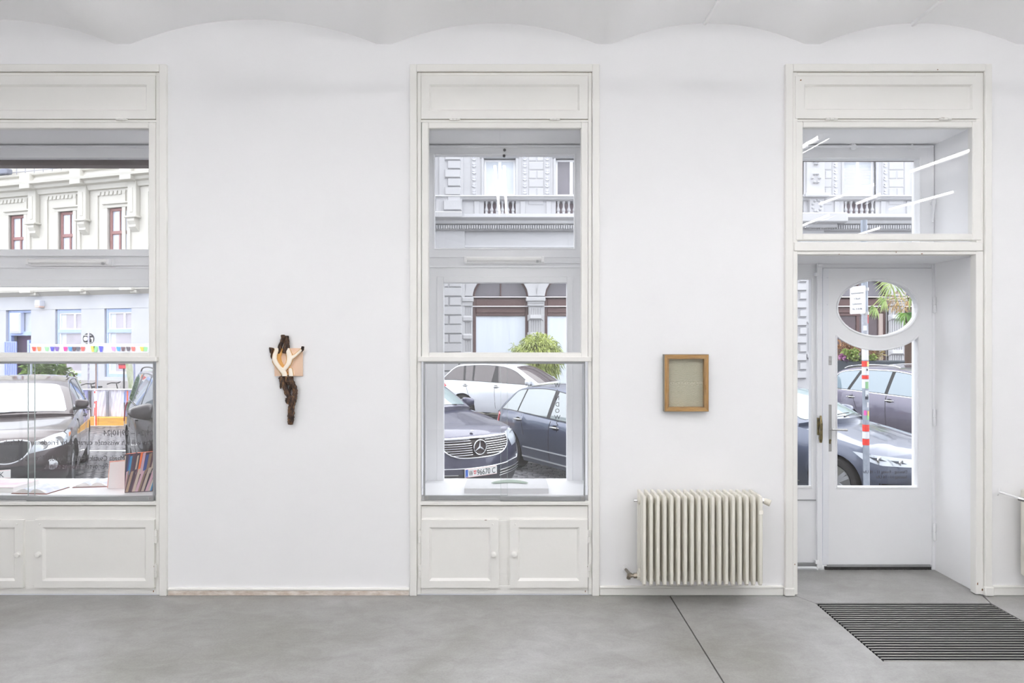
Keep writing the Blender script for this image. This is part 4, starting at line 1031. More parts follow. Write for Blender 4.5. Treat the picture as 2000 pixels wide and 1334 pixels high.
    def dlo(c, spec, dzt, trim, glass):
        glass = glass or M_CGLASS; trim = trim or M_BLACK
        # spec: list of panes (front-bottom, front-top, rear-top, rear-bottom) in s
        def top(s): return c.zr(s)-dzt
        def bot(s): return c.zs(s)+.03
        for sg in (-1,1):
            allp = []
            for k,(fb,ft,rt,rb) in enumerate(spec):
                tp = []
                for i in range(15):
                    s = ft+(rt-ft)*i/14
                    if top(s) > bot(s)+.015: tp.append((s,top(s)))
                bt = [(rb+(fb-rb)*i/6, bot(rb+(fb-rb)*i/6)) for i in range(7)]
                c.patch(tp+bt, c.on_side(sg,.007,True), glass, 'side_window', .12,.12)
            fb,ft = spec[0][0]-.035, spec[0][1]-.05; rt,rb = spec[-1][2]+.035, spec[-1][3]+.045
            def ring(e):
                a = ft-(ft-spec[0][1]+.05)*0; tp=[]
                for i in range(25):
                    s = ft+(rt-ft)*i/24
                    if top(s)+e > bot(s)-e+.01: tp.append((s,top(s)+e))
                return tp+[(rb+(fb-rb)*i/8, bot(rb+(fb-rb)*i/8)-e) for i in range(9)]
            c.patch(ring(.012), c.on_side(sg,.004,True), trim[0] if isinstance(trim,tuple) else trim, 'window_trim', .12,.12)
            if isinstance(trim,tuple): 
                fb-=.02; ft-=.03; rt+=.02; rb+=.025
                c.patch(ring(.028), c.on_side(sg,.002,True), trim[1], 'chrome_trim', .12,.12)
        def ws(t0,t1,e1,o,a,b,back):
            def f(e,t,d):
                s = a+(b-a)*t; zt = c.zr(s); ztop = max(c.zs(s)-.028, zt-.055); yt = c.gy(s,ztop)
                x = c.gact(s,e); z = ztop+(max(zt,ztop)-ztop)*(1-abs(e)**3); k = .006 if d>0 else -.008
                return c.xyz(x+(k if back else -k)*.7, yt*e, z+k*.7)
            return f
        c.ws = ws(0,0,0,0,c.xa[0],c.xa[1],False); wgl = c.wgl or glass; c.rw = ws(0,0,0,0,c.xd[0],c.xd[1],True)
        rr_ = [(-.9,.11),(-.86,.06),(.86,.06),(.9,.11),(.885,.55),(.84,.88),(.78,.93),(-.78,.93),(-.84,.88),(-.885,.55)]
        c.patch(rr_, c.ws, wgl, 'windshield', .2,.15)
        c.patch([(-.86,.12),(.86,.12),(.88,.8),(-.88,.8)], c.rw, glass, 'rear_window', .2,.2)
    def wheels(c, spokes=5, double=True):
        R = c.R; hwid = .11
        prof = [(R*.66,-hwid*.8),(R*.74,-hwid),(R*.93,-hwid),(R*.985,-hwid*.8),(R,-hwid*.5),(R,hwid*.5),(R*.985,hwid*.8),(R*.93,hwid),(R*.74,hwid),(R*.66,hwid*.8)]
        tm = MB(); rot = Matrix.Rotation(math.pi/2,4,'X')
        n = 32; k = len(prof); vs=[]; fs=[]
        for r,z in prof:
            for j in range(n): a=2*math.pi*j/n; vs.append(rot@Vector((r*math.cos(a),r*math.sin(a),z)))
        for i in range(k):
            for j in range(n): fs.append((i*n+j,i*n+(j+1)%n,((i+1)%k)*n+(j+1)%n,((i+1)%k)*n+j))
        tm.add(vs,fs); tme = tm.mesh('tyre', M_TYRE, 35)
        rm = MB(); rr_ = R*.68
        rm.lathe([(rr_*.9,-.07),(rr_,-.085),(rr_,-.06),(rr_*.92,-.045)],28,mat=rot)
        rm.lathe([(.001,-.078),(rr_*.16,-.076),(rr_*.2,-.06),(rr_*.2,-.02)],16,mat=rot)
        for q in range(spokes):
            for dd in ((-.16,.16) if double else (0,)):
                a = 2*math.pi*q/spokes+dd; ca,sa = math.cos(a),math.sin(a)
                wd = .022 if double else .04
                pts=[]
                for r_,w_ in ((rr_*.15,wd*1.2),(rr_*.93,wd)):
                    for sg in (-1,1):
                        for yy in (.074,.045): pts.append((r_*ca-sg*w_*sa, yy, r_*sa+sg*w_*ca))
                rm.add(pts,[(0,2,6,4),(1,5,7,3),(0,4,5,1),(2,3,7,6),(0,1,3,2),(4,6,7,5)])
        rme = rm.mesh('rim', M_RIM, 35)
        dk = MB().lathe([(.001,-.03),(rr_*.98,-.03),(rr_*.98,.05),(.001,.05)],24,mat=rot).mesh('brake_disc', M_DARK, 0)
        for a in c.ax:
            for sg in (-1,1):
                y = sg*(c.w(a)-.135)
                t = inst('wheel', tme, c.root, (c.L/2-a, y, R), (0,0,0 if sg>0 else math.pi))
                inst('rim', rme, t, (0,.022,0)); inst('brake_disc', dk, t, (0,.01,0))
    def rail(c, mat):
        for sg in (-1,1):
            pts = []; a,b = c.xa[1]+.40, c.xd[0]-.1
            for i in range(13):
                t = i/12; s = a+(b-a)*t; pts.append(c.xyz(s, sg*(c.gy(s,c.H-.06)-.02), c.zr(s)-.02+.065*math.sin(math.pi*min(1,max(0,t)))**.3*.55))
            MB().tube(pts,.012,8).build('roof_rail', mat, c.root, local=True)
    def sidestrip(c, lst):
        for s0,z0,s1,z1,h,mat,nm in lst:
            for sg in (-1,1):
                c.patch([(s0,z0),(s1,z1),(s1,z1+h),(s0,z0+h)], c.on_side(sg,.006), mat, nm, .12, .2)
    def seam(c, pts, cab=False, wd=.005):
        for sg in (-1,1):
            poly = [(s-wd,z) for s,z in pts]+[(s+wd,z) for s,z in pts[::-1]]
            c.patch(poly, c.on_side(sg,.0015), M_DARK, 'door_seam', .2,.08)
    def handle(c, s, z, mat=None):
        for sg in (-1,1):
            y = c.side(s,z); m = MB(); x = c.L/2-s
            m.tube([(x+.10,sg*(y-.004),z),(x+.085,sg*(y+.028),z+.002),(x,sg*(y+.034),z+.004),(x-.085,sg*(y+.028),z+.002),(x-.10,sg*(y-.004),z)],[.010,.013,.014,.013,.010],8)
            m.build('door_handle', mat or c.body, c.root, local=True)
            M = Matrix.Translation((x-.0,sg*(y+.002),z-.004))@Matrix.Rotation(-sg*math.pi/2,4,'X')@Matrix.Diagonal((1.5,1,1,1))
            MB().lathe([(.045,-.004),(.045,.002),(.038,.004),(.0,.0045)],16,mat=M).build('handle_cup', M_BLACK, c.root, local=True)
    def mirror(c, s, z, mat=None, size=1.):
        for sg in (-1,1):
            y = c.gy(s,z); x = c.L/2-s; m = MB()
            def f(u,v):
                a = 2*math.pi*u; b = math.pi*(v-.5); ex = lambda q: math.copysign(abs(q)**.55,q)
                px = .085*ex(math.cos(b))*ex(math.cos(a))*size; py = (.125*ex(math.cos(b))*ex(math.sin(a)))*size; pz = .085*ex(math.sin(b))*size
                if px < 0: px *= .35
                return (x+px+.0*py, sg*(y+.13+py), z+.05+pz*(1-.25*(py/.125)))
            m.grid(f,20,10); o = m.build('wing_mirror', mat or c.body, c.root, sm=50, local=True)
            m = MB(); m.tube([(x-.02,sg*(y-.01),z-.03),(x+.0,sg*(y+.10),z-.015),(x+.0,sg*(y+.2),z-.01)],[.03,.028,.03],8); m.build('mirror_arm', M_BLACK, o, local=True)
    def plate(c, txt, z, u=0., w=.52, h=.115, back=False, full=None):
        s,_ = c.wrap(u,z,back); x = c.L/2-s+(-.02 if back else .022)
        t = MB().cbox(x-.012,x+.004,u-w/2,u+w/2,z-h/2,z+h/2,.003).build('number_plate', M_PLATE, c.root, sm=0, local=True)
        xx = x+.0045
        for zz in (z-h/2+.005, z+h/2-.007): MB().box(xx-.001,xx+.0006,u-w/2+.004,u+w/2-.004,zz,zz+.002).build('red_line', M_PRED, t, sm=0, local=True)
        # the image shows the plate from the front: car's right side is on the viewer's left
        if full:
            MB().box(xx-.001,xx+.0008,u-w/2+.006,u-w/2+.046,z-h/2+.008,z+h/2-.008).build('country_band', M_PBLUE, t, sm=0, local=True)
            me = text_mesh('A',.024); me.materials.append(M_PLATE); inst('lettering', me, t, (xx+.0012,u-w/2+.018,z-h/2+.014),(0,0,math.pi/2))
        for tx,off,ht,wd in txt:
            me = text_mesh(tx, ht/.72, wd); me.materials.append(M_PTXT)
            inst('lettering', me, t, (xx+.0012, u-w/2+off, z-ht/2), (0,0,math.pi/2))
        if full:
            m = MB()
            for a,b,c2,d in ((-.02,-.004,.008,.03),(.004,.02,.008,.03)): m.prism([(a,c2),(b,c2),(b,d),(a,d)], lambda p,q,e:(xx+e,u-w/2+full+p,z+q), -.0005,.001)
            m.prism([(-.02,0),(-.004,0),(-.004,-.024),(-.014,-.014)], lambda p,q,e:(xx+e,u-w/2+full+p,z+q), -.0005,.001)
            m.prism([(.004,0),(.02,0),(.014,-.014),(.004,-.024)], lambda p,q,e:(xx+e,u-w/2+full+p,z+q), -.0005,.001)
            m.build('shield', M_PRED, t, sm=0, local=True)
        return t
def carloc(S_L, px, d, s, y, theta):
    """world position of the car's centre so that its point (s, y) stands in the photograph column px at distance d"""
    h = Vector((math.sin(math.radians(theta)), -math.cos(math.radians(theta)))); l = Vector((-h.y, h.x))
    wx, wy = (px-1000)/F*d, d-D; f = S_L/2-s
    return (wx-h.x*f-l.x*y, wy-h.y*f-l.y*y)

# 1: dark SUV behind the book display
PB = paint('dark_brown_paint', (68,56,58))
L_ = 4.66
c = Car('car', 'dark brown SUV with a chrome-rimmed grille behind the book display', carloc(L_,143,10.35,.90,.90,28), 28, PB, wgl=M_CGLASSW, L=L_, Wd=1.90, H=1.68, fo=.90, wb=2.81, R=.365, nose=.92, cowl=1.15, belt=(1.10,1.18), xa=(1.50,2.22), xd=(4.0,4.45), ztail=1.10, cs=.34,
        dlo=[(1.62,2.0,2.62,2.72),(2.80,2.74,3.45,3.62),(3.70,3.56,4.02,4.2)], arch=None, rails=M_BLACK, glass=M_CGLASS)
c.patch([(-.10,.60),(-.12,.86),(-.42,.87),(-.50,.80),(-.44,.63),(-.30,.58)], c.on_wrap(.006), M_BLACK, 'grille')
for sg in (-1,1):
    pts = [(.06,.62),(.055,.86),(.20,.895),(.40,.885),(.47,.84),(.46,.74),(.38,.63),(.22,.58)]
    pg = [(sg*p,q) for p,q in pts]
    k = c.patch(pg, c.on_wrap(.008), M_BLACK, 'grille')
    f = c.on_wrap(.022); MB().tube([f(p,q,1.) for p,q in chaikin(pg+[pg[0]],3)[:-1]], .014, 8, closed=True).build('grille_surround', M_CHROME, k, local=True)
    for i in range(5):
        u = sg*(.11+.075*i); m = MB(); m.tube([f(u,.64+.0*i,-.2),f(u,.86,-.2)],.010,6); m.build('grille_bar', M_STEEL, k, local=True)
    hl = c.patch([(sg*p,q) for p,q in ((.44,.70),(.52,.86),(.72,.925),(.90,.955),(1.0,.95),(1.03,.90),(.98,.82),(.80,.76))], c.on_wrap(.010), M_LAMP, 'headlight')
    for u,z,r in ((.60,.80,.062),(.77,.845,.055)):
        p = c.on_wrap(.016)(sg*u,z,1.); M = Matrix.Translation(p)@Matrix.Rotation(math.pi/2,4,'Y')
        MB().lathe([(r,-.01),(r,.006),(r*.86,.010),(r*.8,.0),(.0,-.004)],18,mat=M).build('lamp_ring', M_STEEL, hl, local=True)
    c.patch([(sg*p,q) for p,q in ((.905,.87),(.985,.89),(.985,.925),(.905,.915))], c.on_wrap(.014), M_AMBER, 'indicator', parent=hl)
    p = c.on_wrap(.012)(sg*.70,.52,1.); M = Matrix.Translation(p)@Matrix.Rotation(math.pi/2,4,'Y')@Matrix.Rotation(0,4,'X')
    MB().lathe([(.075,-.02),(.075,.006),(.06,.012),(.058,.004),(.0,.008)],20,mat=M).build('fog_lamp', M_CHROME, c.root, local=True)
c.patch([(-.62,.30),(.62,.30),(.70,.44),(.55,.55),(-.55,.55),(-.70,.44)], c.on_wrap(.004), M_BLACK, 'air_intake')
c.plate([('K',.40,.075,.05)], .46, 0.)
c.mirror(1.64,1.20,PB,.78); c.handle(2.62,.98); c.handle(3.52,1.0)
c.seam([(1.52,.36),(1.50,.7),(1.56,1.02)]); c.seam([(2.70,.32),(2.72,1.06)]); c.seam([(3.42,.75),(3.58,1.1)])
f = c.ws; MB().tube([f(-.15,.03,1.),f(.1,.06,1.),f(.46,.045,1.)],.010,6).tube([f(-.55,.05,1.),f(-.3,.075,1.),f(.0,.05,1.)],.010,6).build('wiper', M_BLACK, c.root, local=True)

# 2: black SUV cut by the window edge
PK = paint('black_brown_paint', (46,40,41))
L_ = 4.70
c = Car('car', 'black SUV with a large door mirror, mostly hidden by the window edge', carloc(L_,259,12.0,3.72,-.85,36), 36, PK, L=L_, Wd=1.92, H=1.80, fo=.92, wb=2.80, R=.37, gc=.24, nose=.98, cowl=1.16, belt=(1.10,1.2), xa=(1.4,2.1), xd=(4.2,4.6), ztail=1.15,
        dlo=[(1.5,1.85,2.5,2.6),(2.68,2.6,3.35,3.5),(3.58,3.5,4.15,4.3)], rails=M_BLACK, glass=pm('grey_car_glass',(88,98,104),.02,ior=2.1))
for sg in (-1,1):
    c.patch([(sg*p,q) for p,q in ((.55,.80),(.60,.97),(.95,1.0),(1.04,.96),(.95,.82))], c.on_wrap(.01), M_LAMP, 'headlight')
    c.patch([(sg*p,q) for p,q in ((.85,.80),(1.03,.80),(1.03,1.15),(.9,1.15))], c.on_wrap(.01,True), M_RED, 'tail_light')
c.mirror(1.66,1.14,PK,1.32); c.handle(2.48,1.0); c.handle(3.4,1.02)
c.seam([(1.42,.36),(1.40,1.0)]); c.seam([(2.6,.34),(2.62,1.1)]); c.seam([(3.35,.8),(3.5,1.1)])

# 3: dark blue SUV with the star grille
PE = paint('dark_blue_paint', (66,66,92))
L_ = 4.76; TH = 37
c = Car('car', 'dark blue SUV with a three-pointed star on its chrome grille', carloc(L_,938,9.2,.0,.0,TH), TH, PE, L=L_, Wd=1.86, H=1.73, fo=.87, wb=2.87, R=.36, gc=.2, nose=.97, cowl=1.26, belt=(1.19,1.21), xa=(1.52,2.35), xd=(3.95,4.55), ztail=1.08, cs=.30,
        dlo=[(1.6,2.0,2.65,2.75),(2.83,2.77,3.5,3.65),(3.73,3.6,4.0,4.25)], glass=M_CGLASSL)
gp = [(-.55,.92),(-.52,.955),(.52,.955),(.55,.92),(.52,.81),(.42,.73),(.25,.69),(-.25,.69),(-.42,.73),(-.52,.81)]
gr = c.patch(gp, c.on_wrap(.006), pm('dark_grille',(52,42,42),.5), 'grille')
f = c.on_wrap(.020)
MB().tube([f(p,q,1.) for p,q in chaikin(gp+[gp[0]],2)[:-1]], .012, 8, closed=True).build('grille_surround', M_CHROME, gr, local=True)
MB().tube([f(-.52+1.04*i/16,.945,1.) for i in range(17)], .019, 8).build('chrome_bar', M_CHROME, gr, local=True)
for k in range(7):
    z = .915-.03*k; hw_ = .52 if z>.83 else .52-(.83-z)*1.2
    for sg in (-1,1):
        if hw_ < .15: continue
        MB().tube([f(sg*(.115+(hw_-.115)*i/6),z,1.) for i in range(7)], .0055, 6).build('grille_slat', M_CHROME, gr, local=True)
p0 = Vector(f(0,.825,1.))+Vector((.018,0,0)); rs = .098
st = MB(); st.tube([p0+Vector((0,rs*math.cos(a),rs*math.sin(a))) for a in [2*math.pi*i/32 for i in range(32)]], .0095, 8, closed=True)
for k in range(3):
    a = math.pi/2+2*math.pi*k/3; u = Vector((0,math.cos(a),math.sin(a))); v = Vector((0,-math.sin(a),math.cos(a)))
    st.add([p0+u*rs, p0+v*.017+u*.010, p0+Vector((.014,0,0)), p0-v*.017+u*.010, p0-Vector((.006,0,0))],[(0,1,2),(0,2,3),(1,4,3,2),(0,4,1),(0,3,4)])
st.build('star_emblem', M_CHROME, gr, local=True)
M = Matrix.Translation(p0-Vector((.010,0,0)))@Matrix.Rotation(math.pi/2,4,'Y')
MB().lathe([(.095,-.006),(.095,.0),(.0,.001)],28,mat=M).build('emblem_disc', pm('dark_disc',(70,58,60),.25), gr, local=True)
p = c.on_wrap(.0)(0,.93,1.); M = Matrix.Translation(c.xyz(.20,0,c.zc(.20)))
MB().lathe([(.026,-.006),(.026,.004),(.0,.007)],16,mat=M).build('hood_badge', M_WHITE, c.root, local=True)
for sg in (-1,1):
    hl = c.patch([(sg*p,q) for p,q in ((.57,.90),(.60,.965),(.78,.99),(.98,1.015),(1.04,.985),(.98,.88),(.86,.80),(.66,.77))], c.on_wrap(.010), M_LAMP, 'headlight')
    f2 = c.on_wrap(.016)
    MB().tube([f2(sg*p,q,1.) for p,q in ((.68,.94),(.82,.96),(.98,.985))], .006,6).build('lamp_strip', M_CHROME, hl, local=True)
    MB().tube([f2(sg*p,q,1.) for p,q in ((.97,.86),(.96,.72),(.90,.63),(.76,.585),(.5,.57))], .010,6).build('bumper_trim', M_CHROME, c.root, local=True)
    for dz in (0,.04,.075): MB().tube([f2(sg*(.34+.5*i/5),.48-dz+.025*i/5,1.) for i in range(6)], .005,6).build('intake_trim', M_STEEL, c.root, local=True)
MB().tube([f2(-.5+i/10,.57-.012*math.sin(math.pi*i/10),1.) for i in range(11)],.008,6).build('bumper_trim', M_CHROME, c.root, local=True)
c.patch([(-.85,.27),(.85,.27),(.88,.47),(.6,.485),(-.6,.485),(-.88,.47)], c.on_wrap(.004), pm('dark_intake',(50,46,50),.5), 'air_intake')
c.plate([('W',.058,.078,.068),('96670 C',.190,.078,.30)], .50, -.0, full=.158)
c.mirror(1.78,1.21,PE,.85); c.seam([(1.5,.34),(1.48,.98)])
f = c.ws; MB().tube([f(-.5,.03,1.),f(0,.05,1.),f(.6,.05,1.)],.010,6).build('wiper', M_BLACK, c.root, local=True)

# 4: blue-grey estate seen from its side
PW = paint('blue_grey_paint', (92,100,122), .5)
L_ = 4.42
c = Car('car', 'blue-grey estate car with steel door strips beside the star-badged SUV', carloc(L_,968,12.7,4.32,-.74,33), 33, PW, L=L_, Wd=1.74, H=1.53, fo=.88, wb=2.80, R=.325, gc=.2, nose=.78, cowl=.98, belt=(.93,1.02), xa=(1.3,2.1), xd=(3.7,4.28), ztail=.98,
        dlo=[(1.6,2.0,2.46,2.54),(2.64,2.57,3.36,3.50),(3.54,3.40,3.68,4.05)], glass=pm('sky_pale_car_glass',(150,160,162),.03,ior=2.1), dzt=.085,  # whitish glass colour carries a painted sky reflection
        sill=[(1.3,.44,3.25,.44,.020,M_BRIGHT,'door_strip'),(1.28,.27,3.3,.27,.024,M_BRIGHT,'sill_strip')])
for sg in (-1,1):
    c.patch([(sg*p,q) for p,q in ((.62,.74),(.60,.90),(.70,.99),(.86,.93),(.88,.80),(.80,.72))], c.on_wrap(.012,True), M_RED, 'tail_light')
    c.patch([(sg*p,q) for p,q in ((.50,.70),(.55,.82),(.92,.84),(.95,.76))], c.on_wrap(.01), M_LAMP, 'headlight')
c.mirror(1.62,1.0,PW); c.handle(2.34,.86,M_STEEL); c.handle(3.42,.90,M_STEEL)
c.seam([(1.35,.3),(1.34,.9)]); c.seam([(2.48,.28),(2.50,.95)]); c.seam([(3.22,.65),(3.36,.98)])
m = MB(); m.tube([c.xyz(2.25,.12,1.46),c.xyz(2.5,.12,1.78)],[.007,.004],6); m.build('aerial', M_BLACK, c.root, local=True)

# 5: silver SUV across the street
PS = paint('white_silver_paint', (214,218,226), .3, .3)
L_ = 4.65
c = Car('car', 'silver-white SUV standing side-on behind the blue cars', carloc(L_,853,20.3,4.6,-.8,66), 66, PS, L=L_, Wd=1.86, H=1.66, fo=.9, wb=2.79, R=.35, gc=.22, nose=.88, cowl=1.08, belt=(1.02,1.12), xa=(1.35,2.25), xd=(4.05,4.52), ztail=1.08,
        dlo=[(1.55,2.05,2.62,2.55),(2.78,2.70,3.36,3.34),(3.40,3.42,3.66,3.62),(3.69,3.73,4.05,4.38)], dzt=.10, glass=pm('brownish_car_glass',(66,56,58),.03,ior=1.8), rails=M_BLACK, arch=None)
for sg in (-1,1): c.patch([(sg*p,q) for p,q in ((.55,.92),(.6,1.02),(.9,1.03),(1.0,.96),(.92,.9))], c.on_wrap(.012,True), M_RED, 'tail_light')
c.mirror(1.62,1.07,PS); c.handle(2.60,.96,PS); c.handle(3.6,.98,PS)
c.seam([(2.62,.34),(2.66,1.04)]); c.seam([(3.30,.42),(3.5,.75),(3.6,1.08)])

# 6: dark grey car seen whole in the door pane
PD = paint('grey_blue_paint', (86,93,112), .5)
L_ = 4.66
c = Car('car', 'grey-blue car nosing in behind the striped sign post, its headlight at the door', carloc(L_,1632,9.35,.95,-.80,33), 33, PD, L=L_, Wd=1.82, H=1.60, fo=.93, wb=2.70, R=.335, gc=.17, nose=.78, cowl=1.13, belt=(1.06,1.10), xa=(1.50,2.4), xd=(3.4,4.3), ztail=1.12, cs=.30,
        dlo=[(1.8,2.25,2.72,2.80),(2.88,2.8,3.5,3.72)], glass=M_CGLASSL, trim=(M_BLACK,M_CHROME))
for sg in (-1,1):
    hl = c.patch([(sg*p,q) for p,q in ((.42,.62),(.44,.72),(.70,.755),(.98,.785),(1.06,.79),(1.0,.70),(.80,.645))], c.on_wrap(.010), M_LAMP, 'headlight')
    for u,z in ((.60,.685),(.80,.715)):
        p = c.on_wrap(.014)(sg*u,z,1.); M = Matrix.Translation(p)@Matrix.Rotation(math.pi/2,4,'Y')
        MB().lathe([(.042,-.01),(.042,.006),(.034,.009),(.0,.0)],16,mat=M).build('lamp_ring', M_STEEL, hl, local=True)
    for qd in (((.54,.665),(.60,.70),(.70,.71),(.66,.675)),((.74,.70),(.80,.735),(.90,.745),(.86,.71))): c.patch([(sg*p,q) for p,q in qd], c.on_wrap(.0125), pm('dark_lamp_glass',(70,74,84),.15), 'dark_lamp_patch', parent=hl)  # two dark patches laid on the headlight glass
    c.patch([(sg*p,q) for p,q in ((.48,.28),(.55,.40),(.86,.42),(.80,.30))], c.on_wrap(.008), M_BLACK, 'fog_recess')
    p = c.on_wrap(.016)(sg*.66,.34,1.); M = Matrix.Translation(p)@Matrix.Rotation(math.pi/2,4,'Y')
    MB().lathe([(.055,-.01),(.055,.006),(.045,.010),(.0,.004)],18,mat=M).build('fog_lamp', M_CHROME, c.root, local=True)
c.patch([(-.40,.56),(-.38,.72),(.38,.72),(.40,.56)], c.on_wrap(.006), M_BLACK, 'grille')
c.patch([(-.45,.25),(.45,.25),(.42,.40),(-.42,.40)], c.on_wrap(.005), M_BLACK, 'air_intake')
c.mirror(1.85,1.10,PD); c.handle(2.62,.84); c.seam([(1.55,.28),(1.5,.6),(1.58,.92)]); c.seam([(2.8,.28),(2.82,.95)])
c.sidestrip([(1.45,.26,3.2,.26,.014,M_CHROME,'sill_strip')])
f = c.ws; MB().tube([f(-.6,.03,1.),f(-.2,.10,1.),f(.2,.12,1.)],.010,6).tube([f(-.1,.04,1.),f(.3,.08,1.),f(.7,.06,1.)],.010,6).build('wiper', M_BLACK, c.root, local=True)
MB().tube([c.xyz(.98+.22*i, .70-.02*i, c.zs(.98+.22*i)+.02) for i in range(2)],.004,6)

# 7: big grey estate behind it
PQ = paint('violet_grey_paint', (98,94,112), .4)
L_ = 5.0
c = Car('car', 'large grey estate car with chrome window frames and silver roof rails', carloc(L_,1655,15.6,3.9,-.9,24), 24, PQ, L=L_, Wd=1.94, H=1.72, fo=.95, wb=2.95, R=.37, gc=.22, nose=.92, cowl=1.12, belt=(1.05,1.16), xa=(1.5,2.35), xd=(4.25,4.85), ztail=1.14,
        dlo=[(1.75,2.2,2.82,2.9),(2.98,2.9,3.62,3.85),(3.93,3.7,4.22,4.52)], dzt=.115, trim=(M_BLACK,M_CHROME), rails=M_CHROME, glass=pm('sky_car_glass',(120,138,150),.02,ior=2.0))
for sg in (-1,1): c.patch([(sg*p,q) for p,q in ((.6,.95),(.65,1.1),(.95,1.1),(.95,.95))], c.on_wrap(.01,True), M_RED, 'tail_light')
c.mirror(1.85,1.12,PQ); c.handle(2.82,.98,M_CHROME); c.handle(3.78,1.0,M_CHROME)
c.seam([(2.88,.34),(2.92,1.08)]); c.seam([(3.62,.75),(3.78,1.12)])
c.patch([(4.2,.86),(4.0,.86),(3.98,.98),(4.18,1.0)], c.on_side(-1,.002), PQ, 'fuel_flap')

# ------------------------------------------------------------------ street
M_ASPH = pm('wet_street', (124,122,124), .45, col2=(98,95,96), vs=3, bump=.15, bs=60)
M_COB = pm('grey_granite_cobble', (122,121,125), .38, col2=(86,84,87), vs=7, bump=.2, bs=50)
M_JOINT = pm('mossy_joint', (96,94,84), .9)
sr = empty('street', (0,0,ST), kind='structure', label='wet cobbled street with diagonal parking bays')
MB().box(-60,60,TW,60,ST-.3,ST-.035).build('street_bed', M_JOINT, sr, sm=0)
MB().box(-60,60,TW,3.6,ST-.05,ST+.10).build('pavement', M_ASPH, sr, sm=0)
MB().box(-60,60,18.6,60,ST-.05,ST+.0).build('far_carriageway', M_ASPH, sr, sm=0)
cob = MB().cbox(-.085,.085,-.075,.075,-.06,0,.018).mesh('cobblestone', M_COB, sm=60)
def shown(x,y,z,boxes):
    d = D+y; px = 1000+F*x/d; py = 667+F*(HC-z)/d
    return any(a<=px<=b and q<=py<=r for a,b,q,r in boxes)
rc = random.Random(2); near, far = [], MB()
for j in range(96):
    yy = 3.7+j*.157
    for i in range(-78,34):
        xx = i*.178+(.089 if j%2 else 0)
        if xx < -13.5: continue
        vis = shown(xx,yy,ST,[(980,1110,905,948),(150,250,835,945)])
        if vis and len(near) < 290: near.append((xx,yy))
        elif (yy<16 and ((-2.5<xx<2.5) or xx<-3.5)) :
            h = rc.uniform(-.008,.006); a = .08; b = .07
            far.add([(xx-a,yy-b,ST+h),(xx+a,yy-b,ST+h),(xx+a,yy+b,ST+h),(xx-a,yy+b,ST+h),(xx-a,yy-b,ST-.04),(xx+a,yy-b,ST-.04),(xx+a,yy+b,ST-.04),(xx-a,yy+b,ST-.04)],[(0,1,2,3),(0,4,5,1),(1,5,6,2),(2,6,7,3),(3,7,4,0)])
for x,y in near:
    inst('cobblestone', cob, sr, (x+rc.uniform(-.006,.006), y+rc.uniform(-.005,.005), rc.uniform(-.008,.006)), (rc.uniform(-.03,.03),rc.uniform(-.03,.03),rc.uniform(-.05,.05)))
o = far.build('cobblestones', M_COB, sr, sm=0); o['kind'] = 'stuff'
for y0,a,b in ((9.4,-9.5,-4.6),(13.6,-11.5,-8.0)):
    MB().box(a,b,y0,y0+.10,ST-.01,ST+.008).build('parking_line', pm('road_paint',(225,225,224),.6), sr, sm=0)

# ------------------------------------------------------------------ stone building across the street (parallel to the gallery)
YF = 28.0-D
M_STO = pm('white_rendered_stone', (182,182,185), .8, var=.04, vs=1.2, bump=.1, bs=20)
M_STO2 = pm('rough_white_stone', (184,184,187), .9, bump=.6, bs=30)
M_SHOP = pm('dark_brown_shopfront', (92,68,66), .5); M_CURT = pm('pale_curtain_glass', (216,224,234), .15, var=.08, vs=1.5, stretch=(4,1,.3)); M_DGL = pm('dark_window_glass', (120,116,124), .08, var=.2, vs=.6)
M_PGL = pm('pale_window_glass', (205,211,220), .1, var=.14, vs=1.0); M_WFR = pm('white_window_wood', (242,242,244), .5)
bd = thing('town_house', 'white stone town house with rusticated piers, balustrades and brown arched shopfronts', 'building', (6.,YF,ST))
def bx(mb, px0,px1,py0,py1, y0,y1, c=.02):
    """stone piece: px/py measured on the facade plane, y0/y1 in front of (-) or behind (+) it"""
    return mb.cbox(X(px0,YF),X(px1,YF),YF+y0,YF+y1,Z(py1,YF),Z(py0,YF),c)
PB_ = 140.6
PXL, PXR = 790, 2120
# wall: solid strips around the openings
wl_ = MB()
NB_ = 8
bays = [976+PB_*k for k in range(NB_)]                # window axes in px
def sub(px0,px1,py0,py1): bx(wl_,px0,px1,py0,py1,0,.6,.004)
sub(PXL,PXR,150,308); sub(PXL,PXR,382,393); sub(PXL,PXR,417,545)
edges = [PXL]+[v for b in bays for v in (b-31,b+31)]+[PXR]
for i in range(0,len(edges),2): sub(edges[i],edges[i+1],308,382); sub(edges[i],edges[i+1],393,417)
edges = [PXL]+[v for b in bays for v in (b-53,b+56)]+[PXR]
for i in range(0,len(edges),2): sub(edges[i],edges[i+1],545,790)
wl_.build('wall', M_STO, bd, sm=0)
bx(MB(),PXL,PXR,150,800,.55,.6).build('inner_wall', pm('mauve_recess',(176,160,166),.9), bd, sm=0)
def cornice(nm, prof, px0=PXL, px1=PXR):
    m = MB(); m.prism([(-o,Z(py,YF)) for o,py in prof], lambda p,q,e:(e,YF+p,q), X(px0,YF), X(px1,YF)); return m.build(nm, M_STO, bd, sm=30)
cornice('rail_moulding', [(-.05,383),(.20,383),(.22,385.5),(.16,387.5),(.18,389),(.12,391.5),(-.05,393)])
cornice('balcony_ledge', [(-.05,417),(.10,418),(.12,427),(.55,427.5),(.55,429),(.40,434),(.36,439.5),(.22,441),(.18,451),(.05,453),(-.05,453)])
cornice('frieze_moulding', [(-.05,479),(.08,480),(.10,484),(.04,488),(-.05,488)])
cornice('base_course', [(-.05,760),(.15,760),(.18,764),(.18,800),(-.05,800)])
